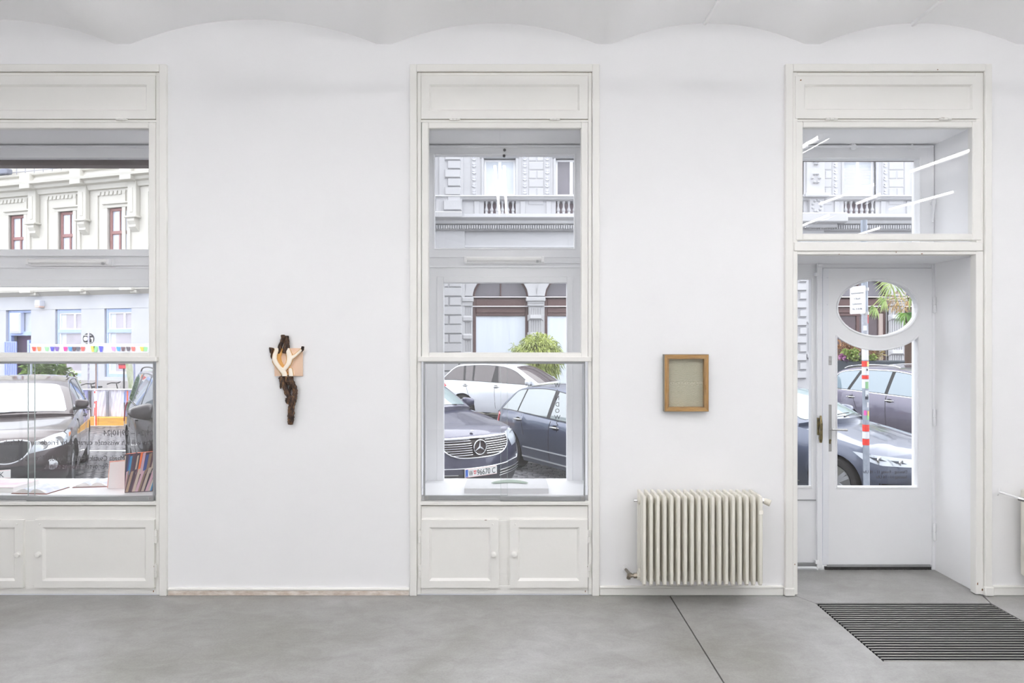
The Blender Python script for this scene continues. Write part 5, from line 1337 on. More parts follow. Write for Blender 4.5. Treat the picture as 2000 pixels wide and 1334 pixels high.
# dentils: too small to pick apart singly
m = MB()
for i in range(int((PXR-PXL)/4.55)): bx(m,PXL+4.55*i,PXL+4.55*i+2.7,442,449,-.30,-.15,.004)
o = m.build('dentils', M_STO, bd, sm=0); o['kind']='stuff'
# balusters
def baluster():
    m = MB(); h = Z(393,YF)-Z(417,YF)
    m.lathe([(.05,0),(.06,.0),(.06,.05),(.045,.07),(.075,.13),(.078,.17),(.04,.25),(.032,.36),(.045,.42),(.06,.44),(.06,h)],10); return m.mesh('baluster', M_STO, 40)
BAL = baluster(); bo = wloc(bd)
for b in bays:
    for k in range(6): inst('baluster', BAL, bd, (X(b-26+10.4*k,YF)-bo.x, .06, Z(417,YF)-bo.z))
# upper windows with two leaves, ornament strips and flat stones
def win(px0,px1,py0,py1,glass,blinds=False):
    m = MB(); s = (D+YF)/F
    m.frame(X(px0,YF),X(px1,YF),Z(py1,YF),Z(py0,YF),4*s,4*s,4*s,3*s,YF+.18,YF+.27,.01); c_ = (px0+px1)/2; bx(m,c_-3.2,c_+3.2,py0+3,py1-2,.17,.26,.01)
    f = m.build('window', M_WFR, bd, sm=0)
    for a,b in ((px0+3.5,c_-3),(c_+3,px1-3.5)):
        bx(MB(),a,b,py0+3,py1-2,.21,.225,.001).build('window_pane', glass, f, sm=0)
        if blinds:
            q_ = MB()
            for i in range(22): bx(q_,a,b,py0+4+3*i,py0+6+3*i,.195,.212,.001)
            o = q_.build('blind_slats', pm('grey_blind',(206,210,216),.5), f, sm=0); o['kind']='stuff'
ros = MB().prism([(math.cos(a)*.062*(1+.25*math.cos(4*a)),math.sin(a)*.045) for a in [2*math.pi*i/14 for i in range(14)]], lambda p,q,e:(p,e,q),-.05,.0).mesh('rosette', pm('cool_grey_stone',(196,197,204),.9), 0)  # rosettes in one even cool grey stone colour
stn = MB().cbox(-.5,.5,-.05,.02,-.5,.5,.012).mesh('stone_block', M_STO, 0)
def block(me,nm,px0,px1,py0,py1,dep=.10,yoff=0.):
    s = (D+YF)/F; w_,h_ = (px1-px0)*s,(py1-py0)*s
    me2 = me.get((round(w_,2),round(h_,2),dep))
    if me2 is None:
        b_ = MB(); e = .035
        b_.add([(-w_/2,0,-h_/2),(w_/2,0,-h_/2),(w_/2,0,h_/2),(-w_/2,0,h_/2),(-w_/2+e,-dep,-h_/2+e*1.4),(w_/2-e,-dep,-h_/2+e*1.4),(w_/2-e,-dep,h_/2-e*.5),(-w_/2+e,-dep,h_/2-e*.5)],[(0,1,5,4),(1,2,6,5),(2,3,7,6),(3,0,4,7),(4,5,6,7)])
        me2 = me[(round(w_,2),round(h_,2),dep)] = b_.mesh('stone_block', M_STO2 if dep>.05 else M_STO, 0)
    inst(nm, me2, bd, (X((px0+px1)/2,YF)-bo.x, yoff, Z((py0+py1)/2,YF)-bo.z))
BLK = {}
for k,b in enumerate(bays):
    win(b-31,b+31,310,381, M_DGL if k==1 else M_PGL, blinds=(k==5))
    m = MB(); bx(m,b-36,b-31,300,383,-.06,.1); bx(m,b+31,b+36,300,383,-.06,.1); bx(m,b-38,b+38,302,309,-.10,.1); m.build('window_surround', M_STO, bd, sm=0)
    vis = k in (0,1,5,4)
    for sg in (-1,1):
        px = b+sg*(49 if sg>0 else 48) if k!=0 or sg>0 else b-50
        m = MB(); bx(m,px-6,px+6,150,383,-.035,.05); m.build('ornament_strip', M_STO, bd, sm=0)
        if vis:
            for i in range(6):
                for dy in (0,4.6): inst('rosette', ros, bd, (X(px,YF)-bo.x,-.03,Z(307.5+13.1*i+dy,YF)-bo.z),(0,0,0),(.75 if dy==0 else 1.,1,1))
        m = MB(); bx(m,b+sg*45-5,b+sg*45+5,393,425,-.06,.05); m.build('pedestal', M_STO, bd, sm=0)
    if k in (0,4,5):
        for i in range(7):
            y0 = 282.5+17*i
            if i%2: block(BLK,'stone_block',b+56,b+71.5,y0+.4,y0+16.4,.03); block(BLK,'stone_block',b+72.2,b+86,y0+.4,y0+16.4,.03)
            else: block(BLK,'stone_block',b+56,b+86,y0+.4,y0+16.4,.03)
    # pilaster between the arched shopfronts
    pc = b+70; s = (D+YF)/F
    m = MB(); bx(m,pc-14,pc+14,598,790,-.06,.1,.01)
    for i in range(6):
        x_ = pc-11+4.4*i; bx(m,x_-1.1,x_+1.1,602,752,-.10,-.05,.01)
    m.build('pilaster', M_STO, bd, sm=0)
    m = MB(); bx(m,pc-16,pc+16,592,598,-.14,.1,.015); bx(m,pc-19,pc+19,581,589,-.22,.1,.03); bx(m,pc-16,pc+16,588,593,-.16,.1,.01); m.build('capital', M_STO, bd, sm=0)
    for py in (615,649,683,717):
        m = MB(); a0,a1,z0,z1 = X(pc-16,YF),X(pc+16,YF),Z(py+12,YF),Z(py,YF)
        m.add([(a0,YF-.05,z0),(a1,YF-.05,z0),(a1,YF-.05,z1),(a0,YF-.05,z1),(a0+.12,YF-.2,z0+.10),(a1-.12,YF-.2,z0+.10),(a1-.12,YF-.16,z1),(a0+.12,YF-.16,z1)],[(0,1,5,4),(1,2,6,5),(2,3,7,6),(3,0,4,7),(4,5,6,7)])
        m.build('pilaster_band', M_STO, bd, sm=0)
    # arched shopfront set back in the opening
    px0,px1 = b-53,b+56; cx_ = (px0+px1)/2; rx_ = (px1-px0)/2
    m = MB(); N = 20                                     # spandrel above the arch
    arc = [(X(cx_+rx_*math.cos(t),YF), Z(580-47*math.sin(t),YF)) for t in [math.pi*i/N for i in range(N+1)]]
    outl = arc+[(X(px0,YF),Z(530,YF)),(X(px1,YF),Z(530,YF))]
    m.prism(outl, lambda p,q,e:(p,e,q), YF-.02, YF+.3); m.build('arch_spandrel', M_STO, bd, sm=0)
    for i in range(5):                                    # voussoirs
        t0,t1 = math.pi*(i+.06)/5, math.pi*(i+.94)/5; r2=1.30
        pl_ = [(X(cx_+rx_*math.cos(t),YF),Z(580-47*math.sin(t),YF)) for t in (t0,(t0+t1)/2,t1)]+[(X(cx_+rx_*r2*math.cos(t),YF),Z(580-47*r2*math.sin(t),YF)) for t in (t1,(t0+t1)/2,t0)]
        MB().prism(pl_, lambda p,q,e:(p,e,q), YF-.08, YF+.0).build('voussoir', M_STO2, bd, sm=0)
    sh = MB(); sh.frame(X(px0,YF),X(px1,YF),Z(790,YF),Z(583,YF),6*s,6*s,34*s,14*s,YF+.18,YF+.36,.02)
    for py in (580,598.5): bx(sh,px0-2,px1+2,py-1.6,py+1.6,.10,.3,.02)
    bx(sh,px0+6,px1-6,606,611,.14,.3,.02)
    for i in range(24):
        t0,t1 = math.pi*i/24, math.pi*(i+1)/24
        sh.prism([(X(cx_+rx_*k_*math.cos(t),YF),Z(580-47*k_*math.sin(t),YF)) for k_,t in ((1.,t0),(1.,t1),(.93,t1),(.93,t0))], lambda p,q,e:(p,e,q), YF+.16, YF+.34)
    bx(sh,cx_-1.2,cx_+1.2,534,580,.18,.3,.01)
    S_ = sh.build('shopfront', M_SHOP, bd, sm=0)
    for py in (580,598.2): bx(MB(),px0-2,px1+2,py-.9,py+.7,.085,.11,.005).build('transom_edge', M_WFR, S_, sm=0)
    m = MB(); m.prism(arc, lambda p,q,e:(p,e,q), YF+.26, YF+.28); m.build('fanlight_pane', M_DGL, S_, sm=0)
    inner = M_CURT if k<4 else pm('dim_shop_glass',(86,70,74),.1,var=.3,vs=.7)
    if k<4:
        c3 = [(px0+5,px0+27),(px0+27,px0+72),(px0+72,px1-5)]
        for i,(a,b2) in enumerate(c3): bx(MB(),a,b2,616,780,.25+.012*(i%2),.28,.002).build('curtained_pane', M_CURT, S_, sm=0)
    else:
        for a,b2 in ((px0+5,cx_-2),(cx_+2,px1-5)): bx(MB(),a,b2,616,780,.25,.28,.002).build('shop_pane', inner, S_, sm=0)
        bx(MB(),cx_-3,cx_+3,612,780,.2,.29,.01).build('mullion', M_SHOP, S_, sm=0)
        bx(MB(),px1-14,px1-6,612,780,.16,.29,.01).build('pale_post', pm('taupe_post',(180,164,158),.6), S_, sm=0)
# rusticated pier on the corner
m = MB(); bx(m,858,905,100,384,-.10,.1,.01); bx(m,848,908,418,800,-.12,.1,.01); bx(m,842,904,418,430,-.62,.1,.03); bx(m,852,903,384,418,-.16,.1,.01); m.build('corner_pier', M_STO, bd, sm=0)
for i in range(9):
    y0 = 268+17*i
    if y0>370: break
    a = 869 if i%2 else 874.5
    block(BLK,'stone_block',a,900.5,y0-2.2+16,y0+14.8+16,.10,-.10)
block(BLK,'stone_block',867,903,394,414,.18,-.16)
for i in range(14):
    y0 = 545.5+18.1*i
    if i%2==0:
        block(BLK,'stone_block',852,877,y0-1,y0+16.6,.07,-.12); block(BLK,'stone_block',877.6,902,y0-1,y0+16.6,.07,-.12)
    else: block(BLK,'stone_block',866-20,902.5,y0-1,y0+16.6,.08,-.12)
m = MB(); bx(m,904,922,598,790,-.06,.1,.01)
for i in range(4): bx(m,906.5+4.2*i,908.7+4.2*i,602,752,-.10,-.05,.01)
m.build('pilaster', M_STO, bd, sm=0)
m = MB(); bx(m,903,925,581,590,-.2,.1,.03); bx(m,903,923,588,598,-.14,.1,.01); m.build('capital', M_STO, bd, sm=0)
for py in (617,652,687):
    m = MB(); bx(m,903,923,py,py+12,-.18,.0,.06); m.build('pilaster_band', M_STO, bd, sm=0)
# projecting bay by the door with relief panels
m = MB(); bx(m,1573,1608,150,384,-.14,.1,.01); bx(m,1566,1612,380,388,-.4,.1,.03); bx(m,1578,1605,388,421,-.2,.1,.02); bx(m,1545,1640,421,440,-.75,.1,.05); bx(m,1556,1625,437,448,-.5,.1,.04); bx(m,1548,1606,448,800,-.16,.1,.01); m.build('projecting_bay', M_STO, bd, sm=0)
rnd2 = random.Random(8)
for cx_,cy_,r_,n_ in ((1591,404,11,9),(1590,318,6,6),(1590,350,9,6)):
    m = MB()
    for i in range(n_):
        a = 2*math.pi*i/n_; pxx,pyy = cx_+r_*.75*math.cos(a), cy_+r_*math.sin(a); rr_ = r_*.28
        M = Matrix.Translation((X(pxx,YF),YF-.2,Z(pyy,YF)))@Matrix.Rotation(math.pi/2,4,'X'); sR = rr_*s
        m.lathe([(sR,-.03),(sR*.9,.03),(sR*.5,.07),(.0,.08)],8,mat=M)
    o = m.build('carved_ornament', M_STO, bd, sm=40); o['kind']='stuff'
for i in range(16):
    y0 = 470+17*i; block(BLK,'stone_block',1550 if i%2 else 1556,1571,y0,y0+14.5,.12,-.16)
m = MB(); bx(m,1573,1602,628,632,-.24,-.1,.02); bx(m,1572,1603,690,700,-.3,-.1,.04); bx(m,1575,1600,640,686,-.2,-.14,.02); m.build('niche_panel', M_STO2, bd, sm=0)

# ------------------------------------------------------------------ cream house at an angle (seen through the book window)
AL = math.radians(17.5); cA,sA = math.cos(AL), math.sin(AL); DL = 26.; OX,OY = X(150,DL-D), DL-D
hs = thing('corner_house', 'cream stuccoed house with brown upper windows and blue ground-floor frames', 'building', (OX,OY,ST), -AL)
def UL(px,py,off=0.):
    """pixel -> (u along the facade, z above street) on the plane 'off' in front of it"""
    k = (px-1000)/F; ox,oy = OX-off*sA, OY-off*cA
    u = (k*(oy+D)-ox)/(cA+k*sA); d = oy+D-u*sA
    return u, HC-(py-667)/F*d-ST
M_STU = pm('cream_stucco', (196,193,185), .85, var=.03, vs=1.5); M_STUW = pm('white_plaster', (193,194,198), .85, col2=(184,186,193), vs=1.0)
M_BRW = pm('brown_window_wood', (148,104,102), .55); M_BLU = pm('pale_blue_window_wood', (170,188,232), .5); M_BLU2 = pm('blue_door_paint', (120,128,190), .5)
M_PLN = pm('grey_plinth_stone', (170,166,166), .85, bump=.3, bs=30)
def hb(mb, px0,px1,py0,py1, o0,o1, c=.01, ref=None):
    """chamfered box on the house facade, o0/o1: distance in front of the wall"""
    pc_ = (py0+py1)/2; xm = (px0+px1)/2
    u0 = UL(px0,pc_)[0]; u1 = UL(px1,pc_)[0]; zt_ = UL(xm,py0)[1]; zb_ = UL(xm,py1)[1]
    return mb.cbox(u0,u1,-o1,-o0,zb_,zt_,c)
def hz(py): return UL(157,py)[1]
U0,U1 = UL(-260,450)[0], UL(700,450)[0]
zc0,zc1 = hz(345),hz(572)
wins = [(-75+98.5*k) for k in range(5)]               # left edges of the upper windows in px
mb = MB(); g0 = hz(603.5); g1 = hz(735); u_top0 = hz(410)
def ubox(mb,u0,u1,z0,z1,o0=-.5,o1=0.,c=.002): return mb.cbox(u0,u1,-o1,-o0,z0,z1,c)
uw = [(UL(19+k*96.5,450)[0], UL(55+k*96.5+k,450)[0]) for k in range(-1,5)]
gw = [(UL(11.5+k*96.2,650)[0], UL(60.5+k*98,650)[0]) for k in range(-1,5)]
ubox(mb,U0,U1,hz(352),9.5); ubox(mb,U0,U1,hz(352)-.0,hz(352)+.1)
zu0,zu1 = hz(515),hz(411)
ubox(mb,U0,U1,zu1,hz(352)); ubox(mb,U0,U1,hz(603.5),zu0)
e_ = [U0]+[v for w_ in uw for v in w_]+[U1]
for i in range(0,len(e_),2): ubox(mb,e_[i],e_[i+1],zu0,zu1)
mb.build('upper_wall', M_STU, hs, sm=0, local=True)
mb = MB(); e_ = [U0]+[v for w_ in gw for v in w_]+[U1]
for i in range(0,len(e_),2): ubox(mb,e_[i],e_[i+1],0,hz(603.5))
for k,(a,b) in enumerate(gw):
    if k!=1: ubox(mb,a,b,0,hz(735))
ubox(mb,U0,U1,hz(603.5),hz(575),-.5,.012); mb.build('ground_wall', M_STUW, hs, sm=0, local=True)
mb = MB(); 
for i in range(0,len(e_),2):
    a,b = e_[i],e_[i+1]; ubox(mb,max(a,U0),b,0,hz(742),-.1,.06)
for k,(a,b) in enumerate(gw):
    if k!=1: ubox(mb,a,b,0,hz(742),-.1,.06)
mb.build('plinth', M_PLN, hs, sm=0, local=True)
ubox(MB(),U0,U1,0,9.5,-.55,-.5).build('inner_wall', M_DARK, hs, sm=0, local=True)
MB().cbox(UL(213,752)[0],UL(238,752)[0],-.075,-.05,hz(762),hz(751),.004).build('vent_plate', pm('vent_grey',(180,176,174),.6), hs, sm=0, local=True)
def hcorn(nm,prof,mat=M_STU):
    m = MB(); m.prism([(o,z) for o,z in prof], lambda p,q,e:(e,-p,q), U0, U1); return m.build(nm, mat, hs, sm=30, local=True)
hcorn('main_cornice',[(0,hz(375)),(.10,hz(374)),(.16,hz(366)),(.3,hz(364)),(.34,hz(359)),(.50,hz(357)),(.52,hz(352)),(.34,hz(349)),(.28,hz(341)),(.40,hz(339)),(.42,hz(336)),(0,hz(335))])
hcorn('string_course',[(0,hz(577)),(.05,hz(576)),(.16,hz(571)),(.30,hz(569)),(.32,hz(565)),(.14,hz(561)),(0,hz(560))])
m = MB(); n_ = int((U1-U0)/.20)
for i in range(n_):
    u = U0+.20*i
    if any(abs(u-UL(71+97*k,420)[0])<.5 for k in range(-2,6)): continue
    m.prism([(u,hz(386)),(u+.13,hz(386)),(u+.17,hz(379)),(u+.04,hz(378))], lambda p,q,e:(p,-e,q), 0,.06)
o = m.build('dentils', M_STU, hs, sm=0, local=True); o['kind']='stuff'
for k in range(-1,5):
    px = 71+97.2*k; u = UL(px,420)[0]; 
    mb = MB(); mb.cbox(u-.20,u+.20,-.20,0,hz(432),hz(352),.02); mb.cbox(u-.07,u+.07,-.225,-.19,hz(424),hz(378),.01); mb.cbox(u-.26,u+.26,-.5,0,hz(366),hz(336),.02); mb.build('pilaster', M_STU, hs, sm=0, local=True)
    mb = MB(); mb.cbox(u-.27,u+.27,-.30,0,hz(434.5),hz(431),.02); mb.prism([(0,hz(434)),(.22,hz(434)),(.24,hz(440)),(.16,hz(447)),(.18,hz(451)),(.08,hz(456)),(0,hz(460))], lambda p,q,e:(e,-p,q), u-.16,u+.16)
    mb.build('bracket', M_STU, hs, sm=0, local=True)
    mb = MB(); mb.cbox(u+.45,u+.62,-.05,0,hz(515),hz(378),.01); mb.cbox(u-.62,u-.45,-.05,0,hz(515),hz(378),.01); mb.build('wall_strip', M_STU, hs, sm=0, local=True)
    mb = MB(); mb.cbox(u-.36,u+.22,-.42,0,hz(571.5),hz(565.5),.02); mb.cbox(u+.0,u+.3,-.28,0,hz(576),hz(570),.02); mb.build('corbel', M_STU, hs, sm=0, local=True)
for a,b in uw:
    w_ = b-a; mb = MB(); mb.cbox(a-.16,a,-.06,.1,zu0,zu1+.02,.01); mb.cbox(b,b+.16,-.06,.1,zu0,zu1+.02,.01); mb.cbox(a-.17,b+.17,-.07,.1,zu1,zu1+.12,.01); mb.cbox(a-.20,b+.20,-.14,.1,zu1+.12,zu1+.19,.02)
    mb.build('window_surround', M_STU, hs, sm=0, local=True)
    f_ = MB(); f_.frame(a,b,zu0,zu1,.10,.10,.11,.08,.06,.16,.01); zm = zu0+(zu1-zu0)*.545; f_.cbox(a+.1,b-.1,.05,.15,zm-.06,zm+.07,.02); f_.cbox((a+b)/2-.04,(a+b)/2+.04,.06,.15,zu0,zm,.01); f_.cbox((a+b)/2-.018,(a+b)/2+.018,.07,.15,zm,zu1,.005); f_.cbox(a+.1,b-.1,.08,.12,zu0+.42,zu0+.44,.004)
    fo_ = f_.build('window', M_BRW, hs, sm=0, local=True)
    for q0,q1 in ((a+.1,(a+b)/2-.03),((a+b)/2+.03,b-.1)):
        for r0,r1 in ((zu0+.08,zm-.06),(zm+.07,zu1-.1)): MB().cbox(q0,q1,.11,.12,r0,r1,.001).build('window_pane', pm('curtained_glass',(214,219,230),.12,col2=(176,184,202),vs=1.6,stretch=(5,1,.15)), fo_, sm=0, local=True)
for k,(a,b) in enumerate(gw):
    z0,z1 = hz(735),hz(603.5)
    if k == 1:                                        # blue entrance
        z0 = 0.; f_ = MB(); f_.frame(a,b,0,z1,.14,.10,.10,.0,.10,.24,.01); zt_ = hz(651); f_.cbox(a+.1,b-.1,.08,.24,zt_-.08,zt_+.08,.01)
        fo_ = f_.build('entrance_frame', M_BLU, hs, sm=0, local=True)
        MB().cbox(a+.14,b-.1,.19,.2,zt_+.08,z1-.1,.001).build('fanlight_pane', M_PGL, fo_, sm=0, local=True)
        MB().cbox(a+.22,a+.80,-.02,.16,zt_+.0,zt_+.82,.02).cbox(a+.27,a+.75,-.035,-.01,zt_+.06,zt_+.77,.01).build('cooling_box', pm('grey_blue_metal',(200,206,226),.5), fo_, sm=0, local=True)
        MB().cbox(a+.0,b,.45,.5,0,zt_,.002).build('passage', pm('mauve_passage',(120,98,128),.8), fo_, sm=0, local=True)
        m = MB(); m.cbox(a-.02,a+.62,-.05,.0,0,hz(667),.01)
        for i in range(6): m.cbox(a+.0+.10*i,a+.05+.10*i,-.075,-.04,.0,hz(667)-.02,.008)
        m.build('ribbed_panel', pm('pale_blue_panel',(158,170,226),.5), fo_, sm=0, local=True)
        MB().cbox(b-.16,b-.06,-.04,.2,0,hz(664),.01).build('blue_post', M_BLU, fo_, sm=0, local=True)
        continue
    f_ = MB(); f_.frame(a+.03,b,z0,z1,.10,.05,.14,.12,.06,.18,.01); zm = hz(647); f_.cbox(a+.1,b-.05,.04,.17,zm-.07,zm+.07,.01)
    fo_ = f_.build('window', M_BLU, hs, sm=0, local=True)
    i_ = MB(); i_.frame(a+.13,b-.05,zm+.07,z1-.14,.05,.04,.05,.03,.08,.14,.005); i_.cbox(a+.13+(b-a)*.55,a+.13+(b-a)*.61,.08,.14,zm+.07,z1-.14,.004); i_.frame(a+.13,b-.05,z0+.1,zm-.07,.05,.04,.02,.10,.08,.14,.005); i_.build('inner_sash', M_WFR, fo_, sm=0, local=True)
    for r0,r1 in ((zm+.07,z1-.14),(z0+.12,zm-.07)):
        MB().cbox(a+.15,a+.42,.125,.135,r0,r1,.001).build('window_pane', M_PGL, fo_, sm=0, local=True)
        MB().cbox(a+.42,b-.05,.125,.135,r0,r1,.001).build('window_pane', pm('mauve_window_glass',(186,180,190),.12,var=.22,vs=1.2), fo_, sm=0, local=True)
m = MB(); hb(m,79,88.5,587,598.5,0,.25,.02); m.build('wall_lamp', pm('grey_lamp_box',(208,211,222),.5), hs, sm=0, local=True); m = MB(); hb(m,79.5,88,598,601,.02,.24,.01); m.build('lamp_lens', pm('lamp_lens',(226,190,175),.4), hs, sm=0, local=True)
# roof-terrace rail over the cornice
m = MB(); zr0 = hz(335)
for z in (zr0+.12, zr0+.62): m.tube([(U0,-.28,z),(U1,-.28,z)],.018,6)
u = U0
while u < U1: m.tube([(u,-.28,zr0),(u,-.28,zr0+.62)],.016,5); u += .46
m.build('terrace_rail', pm('grey_rail_metal',(150,150,158),.5), hs, local=True)
m = MB(); a_ = UL(-30,335)[0]
m.cbox(UL(14,335)[0],UL(40,335)[0],-.55,-.3,zr0+.03,zr0+.24,.03); m.build('flower_box', pm('slate_box',(120,124,138),.7), hs, sm=0, local=True)
MB().cbox(U0,U1,.8,1.0,zr0,zr0+5,.01).build('set_back_storey', M_STUW, hs, sm=0, local=True)
# ------------------------------------------------------------------ plants
def leafmat(name, c1, c2, vs=3.): return pm(name, c1, .55, col2=c2, vs=vs)
def leaves(mb, centre, fn, n, ln, wd, rnd, droop=.5, out=True):
    """n bent leaves on points fn(rnd) round centre"""
    c = Vector(centre)
    for _ in range(n):
        p = Vector(fn(rnd)); d = p-c
        d = d.normalized() if d.length > 1e-3 else Vector((0,0,1))
        a = (d*.8+Vector((rnd.uniform(-1,1),rnd.uniform(-1,1),rnd.uniform(-1,.6)))*.8).normalized()
        u = a.cross(Vector((rnd.uniform(-1,1),rnd.uniform(-1,1),1))).normalized()
        l = ln*rnd.uniform(.6,1.25); w_ = wd*rnd.uniform(.7,1.2); q1 = p+a*l*.5+u*w_; q2 = p+a*l*.5-u*w_; q3 = p+a*l+Vector((0,0,-droop*l))
        mb.add([p,q1,q3,q2],[(0,1,2,3)])
    return mb
def shell(cx,cy,cz,rx,ry,rz,inner=.6,low=-.9):
    def f(r):
        while True:
            v = Vector((r.uniform(-1,1),r.uniform(-1,1),r.uniform(-1,1)))
            if inner < v.length < 1 and v.z > low: return (cx+v.x*rx, cy+v.y*ry, cz+v.z*rz)
    return f
# clipped bamboo ball between the cars and the stone house
rb_ = random.Random(4); dB = 24.; bxx,byy,bz = P(1051,700,dB-D)
bb = thing('bamboo_bush', 'rounded bright green bamboo bush in front of the arched shopfronts', 'bush', (bxx,byy,ST))
m = MB(); leaves(m,(bxx,byy,bz),shell(bxx,byy,bz,.78,.75,.86,.55),3400,.26,.020,rb_,.55)
for k in range(26):                                     # shoots that stand out of the ball
    a = rb_.uniform(0,6.28); e_ = rb_.uniform(-.1,.9); d = Vector((math.cos(a)*math.cos(e_),math.sin(a)*math.cos(e_),math.sin(e_))); p0 = Vector((bxx,byy,bz))+d*.7
    leaves(m,p0,lambda r,p0=p0,d=d:p0+d*r.uniform(0,.34),14,.22,.018,rb_,.5)
m.build('foliage', leafmat('bamboo_leaf',(182,192,100),(116,132,62),2.2), bb, sm=0, kind='stuff')
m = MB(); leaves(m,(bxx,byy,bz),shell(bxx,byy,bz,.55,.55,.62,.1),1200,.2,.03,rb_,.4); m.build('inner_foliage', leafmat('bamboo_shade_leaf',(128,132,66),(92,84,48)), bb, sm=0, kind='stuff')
m = MB()
for k in range(9):
    a = k*.7; m.tube([(bxx+.12*math.cos(a),byy+.12*math.sin(a),ST+.5),(bxx+.2*math.cos(a),byy+.2*math.sin(a),bz)],.014,6)
m.build('stem', pm('bamboo_stem',(150,140,80),.5), bb)
MB().lathe([(.26,0),(.34,.55),(.37,.55),(.37,.6),(.30,.6),(.0,.56)],20,mat=Matrix.Translation((bxx,byy,ST))).build('planter', pm('grey_planter',(130,130,134),.7), bb)
# laurel behind the first SUV, two young trees
def plane(px,py,d): return P(px,py,d-D)
lx_,ly_,lz_ = plane(86,714,19.9)
lt = thing('laurel_shrub', 'glossy green laurel shrub behind the roof of the first SUV', 'shrub', (lx_,ly_,ST))
m = MB(); leaves(m,(lx_,ly_,lz_-.2),shell(lx_-.1,ly_,lz_-.25,.42,.3,.62,.4),1300,.17,.035,rb_,.25); leaves(m,(lx_+.3,ly_,lz_-.3),shell(lx_+.25,ly_,lz_-.3,.4,.35,.5,.4),700,.17,.035,rb_,.25)
m.build('foliage', leafmat('laurel_leaf',(140,168,88),(76,104,52),3), lt, sm=0, kind='stuff')
MB().tube([(lx_,ly_,ST),(lx_+.03,ly_,lz_-.4)],.03,7).build('stem', pm('shrub_stem',(110,96,78),.8), lt)
def trunk(px0,py0,px1,py1,d,r0,r1,label,col1,col2,cr):
    b0 = plane(px1,py1,d); t0 = plane(px0,py0,d); t = thing('street_tree', label, 'tree', (b0[0],b0[1],ST))
    dx = (t0[0]-b0[0])/(t0[2]-b0[2]); pts = [(b0[0]+dx*(z-b0[2]), b0[1], z) for z in [ST+i*(t0[2]-ST)/10 for i in range(11)]]
    m = MB().tube(pts,[r0+(r1-r0)*i/10+.008*math.sin(i*2.1) for i in range(11)],10); m.build('trunk', pm(label[:9].strip()+'_bark',col1,.85,col2=col2,vs=5,bump=.5,bs=30,stretch=(2,2,.6)), t)
    top = Vector(pts[-1]); m = MB()
    for k in range(3): m.tube([top-Vector((0,0,.1)),top+Vector((.10*math.cos(k*2.1),.10*math.sin(k*2.1),.05))],[r1*.6,r1*.45],7)
    m.build('branch_stub', pm(label[:9].strip()+'_bark',col1,.85), t, kind='stuff')
M1 = trunk(124.5,686,121,728,20.5,.13,.10,'olive cut-back tree trunk leaning behind the laurel',(150,142,110),(112,108,80),0)
M2 = trunk(247.5,686,258,760,21.,.10,.085,'pale mossy cut-back tree trunk beside a thin grey pole',(214,216,204),(150,164,110),0)
# ------------------------------------------------------------------ parklet: fabric fence on a yellow beam
dF = 18.5
fn_ = thing('parklet_fence', 'pale fabric barrier on dark posts along the parklet', 'fence', (X(205,dF-D),dF-D,ST))
def fx(px): return X(px,dF-D)
def fz(py): return Z(py,dF-D)
yF = dF-D
def cloth(px0,px1,py0,py1,mat_,nm,amp=.022):
    def f(u,v): return (fx(px0)+(fx(px1)-fx(px0))*u, yF+amp*math.sin(17*u+5*v)*math.sin(6*v+3*u)+.012*math.sin(31*u-9*v), fz(py1)+(fz(py0)-fz(py1))*v)
    m = MB(); m.grid(f,26,14); n=len(m.v); m.add([(a,b+.006,c_) for a,b,c_ in m.v],[])
    m.f += [tuple(i+n for i in q_) for q_ in list(m.f)]; m.m += [0]*(len(m.f)-len(m.m))
    return m.build(nm, mat_, fn_, sm=70)
M_TARP = pm('lilac_grey_tarp',(222,222,234),.7); M_TARP2 = pm('violet_tarp',(160,160,206),.7)
cloth(146,176,761,813,M_TARP2,'fabric_panel'); cloth(176,212,761,813,M_TARP,'fabric_panel'); cloth(212,243,761,814,M_TARP,'fabric_panel'); cloth(243,275,762,814,M_TARP2,'fabric_panel')
m = MB(); m.cbox(fx(140),fx(292),yF-.05,yF+.03,fz(761.5),fz(759.5),.005); m.build('top_rail', M_WFR, fn_, sm=0)
M_POSTD = pm('dark_post',(70,68,70),.6); M_POSTG = pm('grey_post',(128,130,142),.6)
for px,w_,mt_ in ((178.5,4.5,M_POSTD),(213,4.2,M_POSTG)):
    MB().cbox(fx(px-w_/2),fx(px+w_/2),yF-.10,yF-.04,fz(814),fz(763),.01).build('post', mt_, fn_, sm=0)
bm_ = thing('timber_beam', 'yellow timber kerb beam at the foot of the fabric barrier', 'beam', (fx(205),yF,ST))
for a,b in ((168,205),(205.3,262),(262.3,300)):
    MB().cbox(fx(a),fx(b),yF-.30,yF-.06,ST,fz(813),.012).build('beam_length', pm('yellow_beam_paint',(232,176,66),.6,col2=(206,150,60),vs=6,stretch=(.4,1,3)), bm_, sm=0)
def pole(nm,px,py0,py1,d,w_,mat_,label,cat='pole',bands=()):
    x_,y_ = X(px,d-D),d-D; t = thing(nm,label,cat,(x_,y_,ST)); r = w_*d/F/2
    MB().tube([(x_,y_,ST),(x_,y_,Z(py0,y_))],r,12).build('shaft', mat_, t)
    for b0_,b1_,mm,nn in bands: MB().tube([(x_,y_,Z(b1_,y_)),(x_,y_,Z(b0_,y_))],r*1.06,14).build(nn, mm, t)
    return t
M_REDB = pm('red_reflective_band',(238,72,60),.5); M_WB = pm('white_reflective_band',(236,236,238),.5); M_GALV = pm('galvanised_steel',(176,184,196),.4,.5,col2=(150,158,170),vs=10); M_ORG = pm('orange_band',(240,104,52),.5)
pole('barrier_stake',185,762,815,18.2,1.6,M_WB,'thin red and white stake in front of the fabric barrier, beside the bright red one','stake',((764,768,M_REDB,'band'),(784,788,M_REDB,'band'),(796,812,M_REDB,'band')))
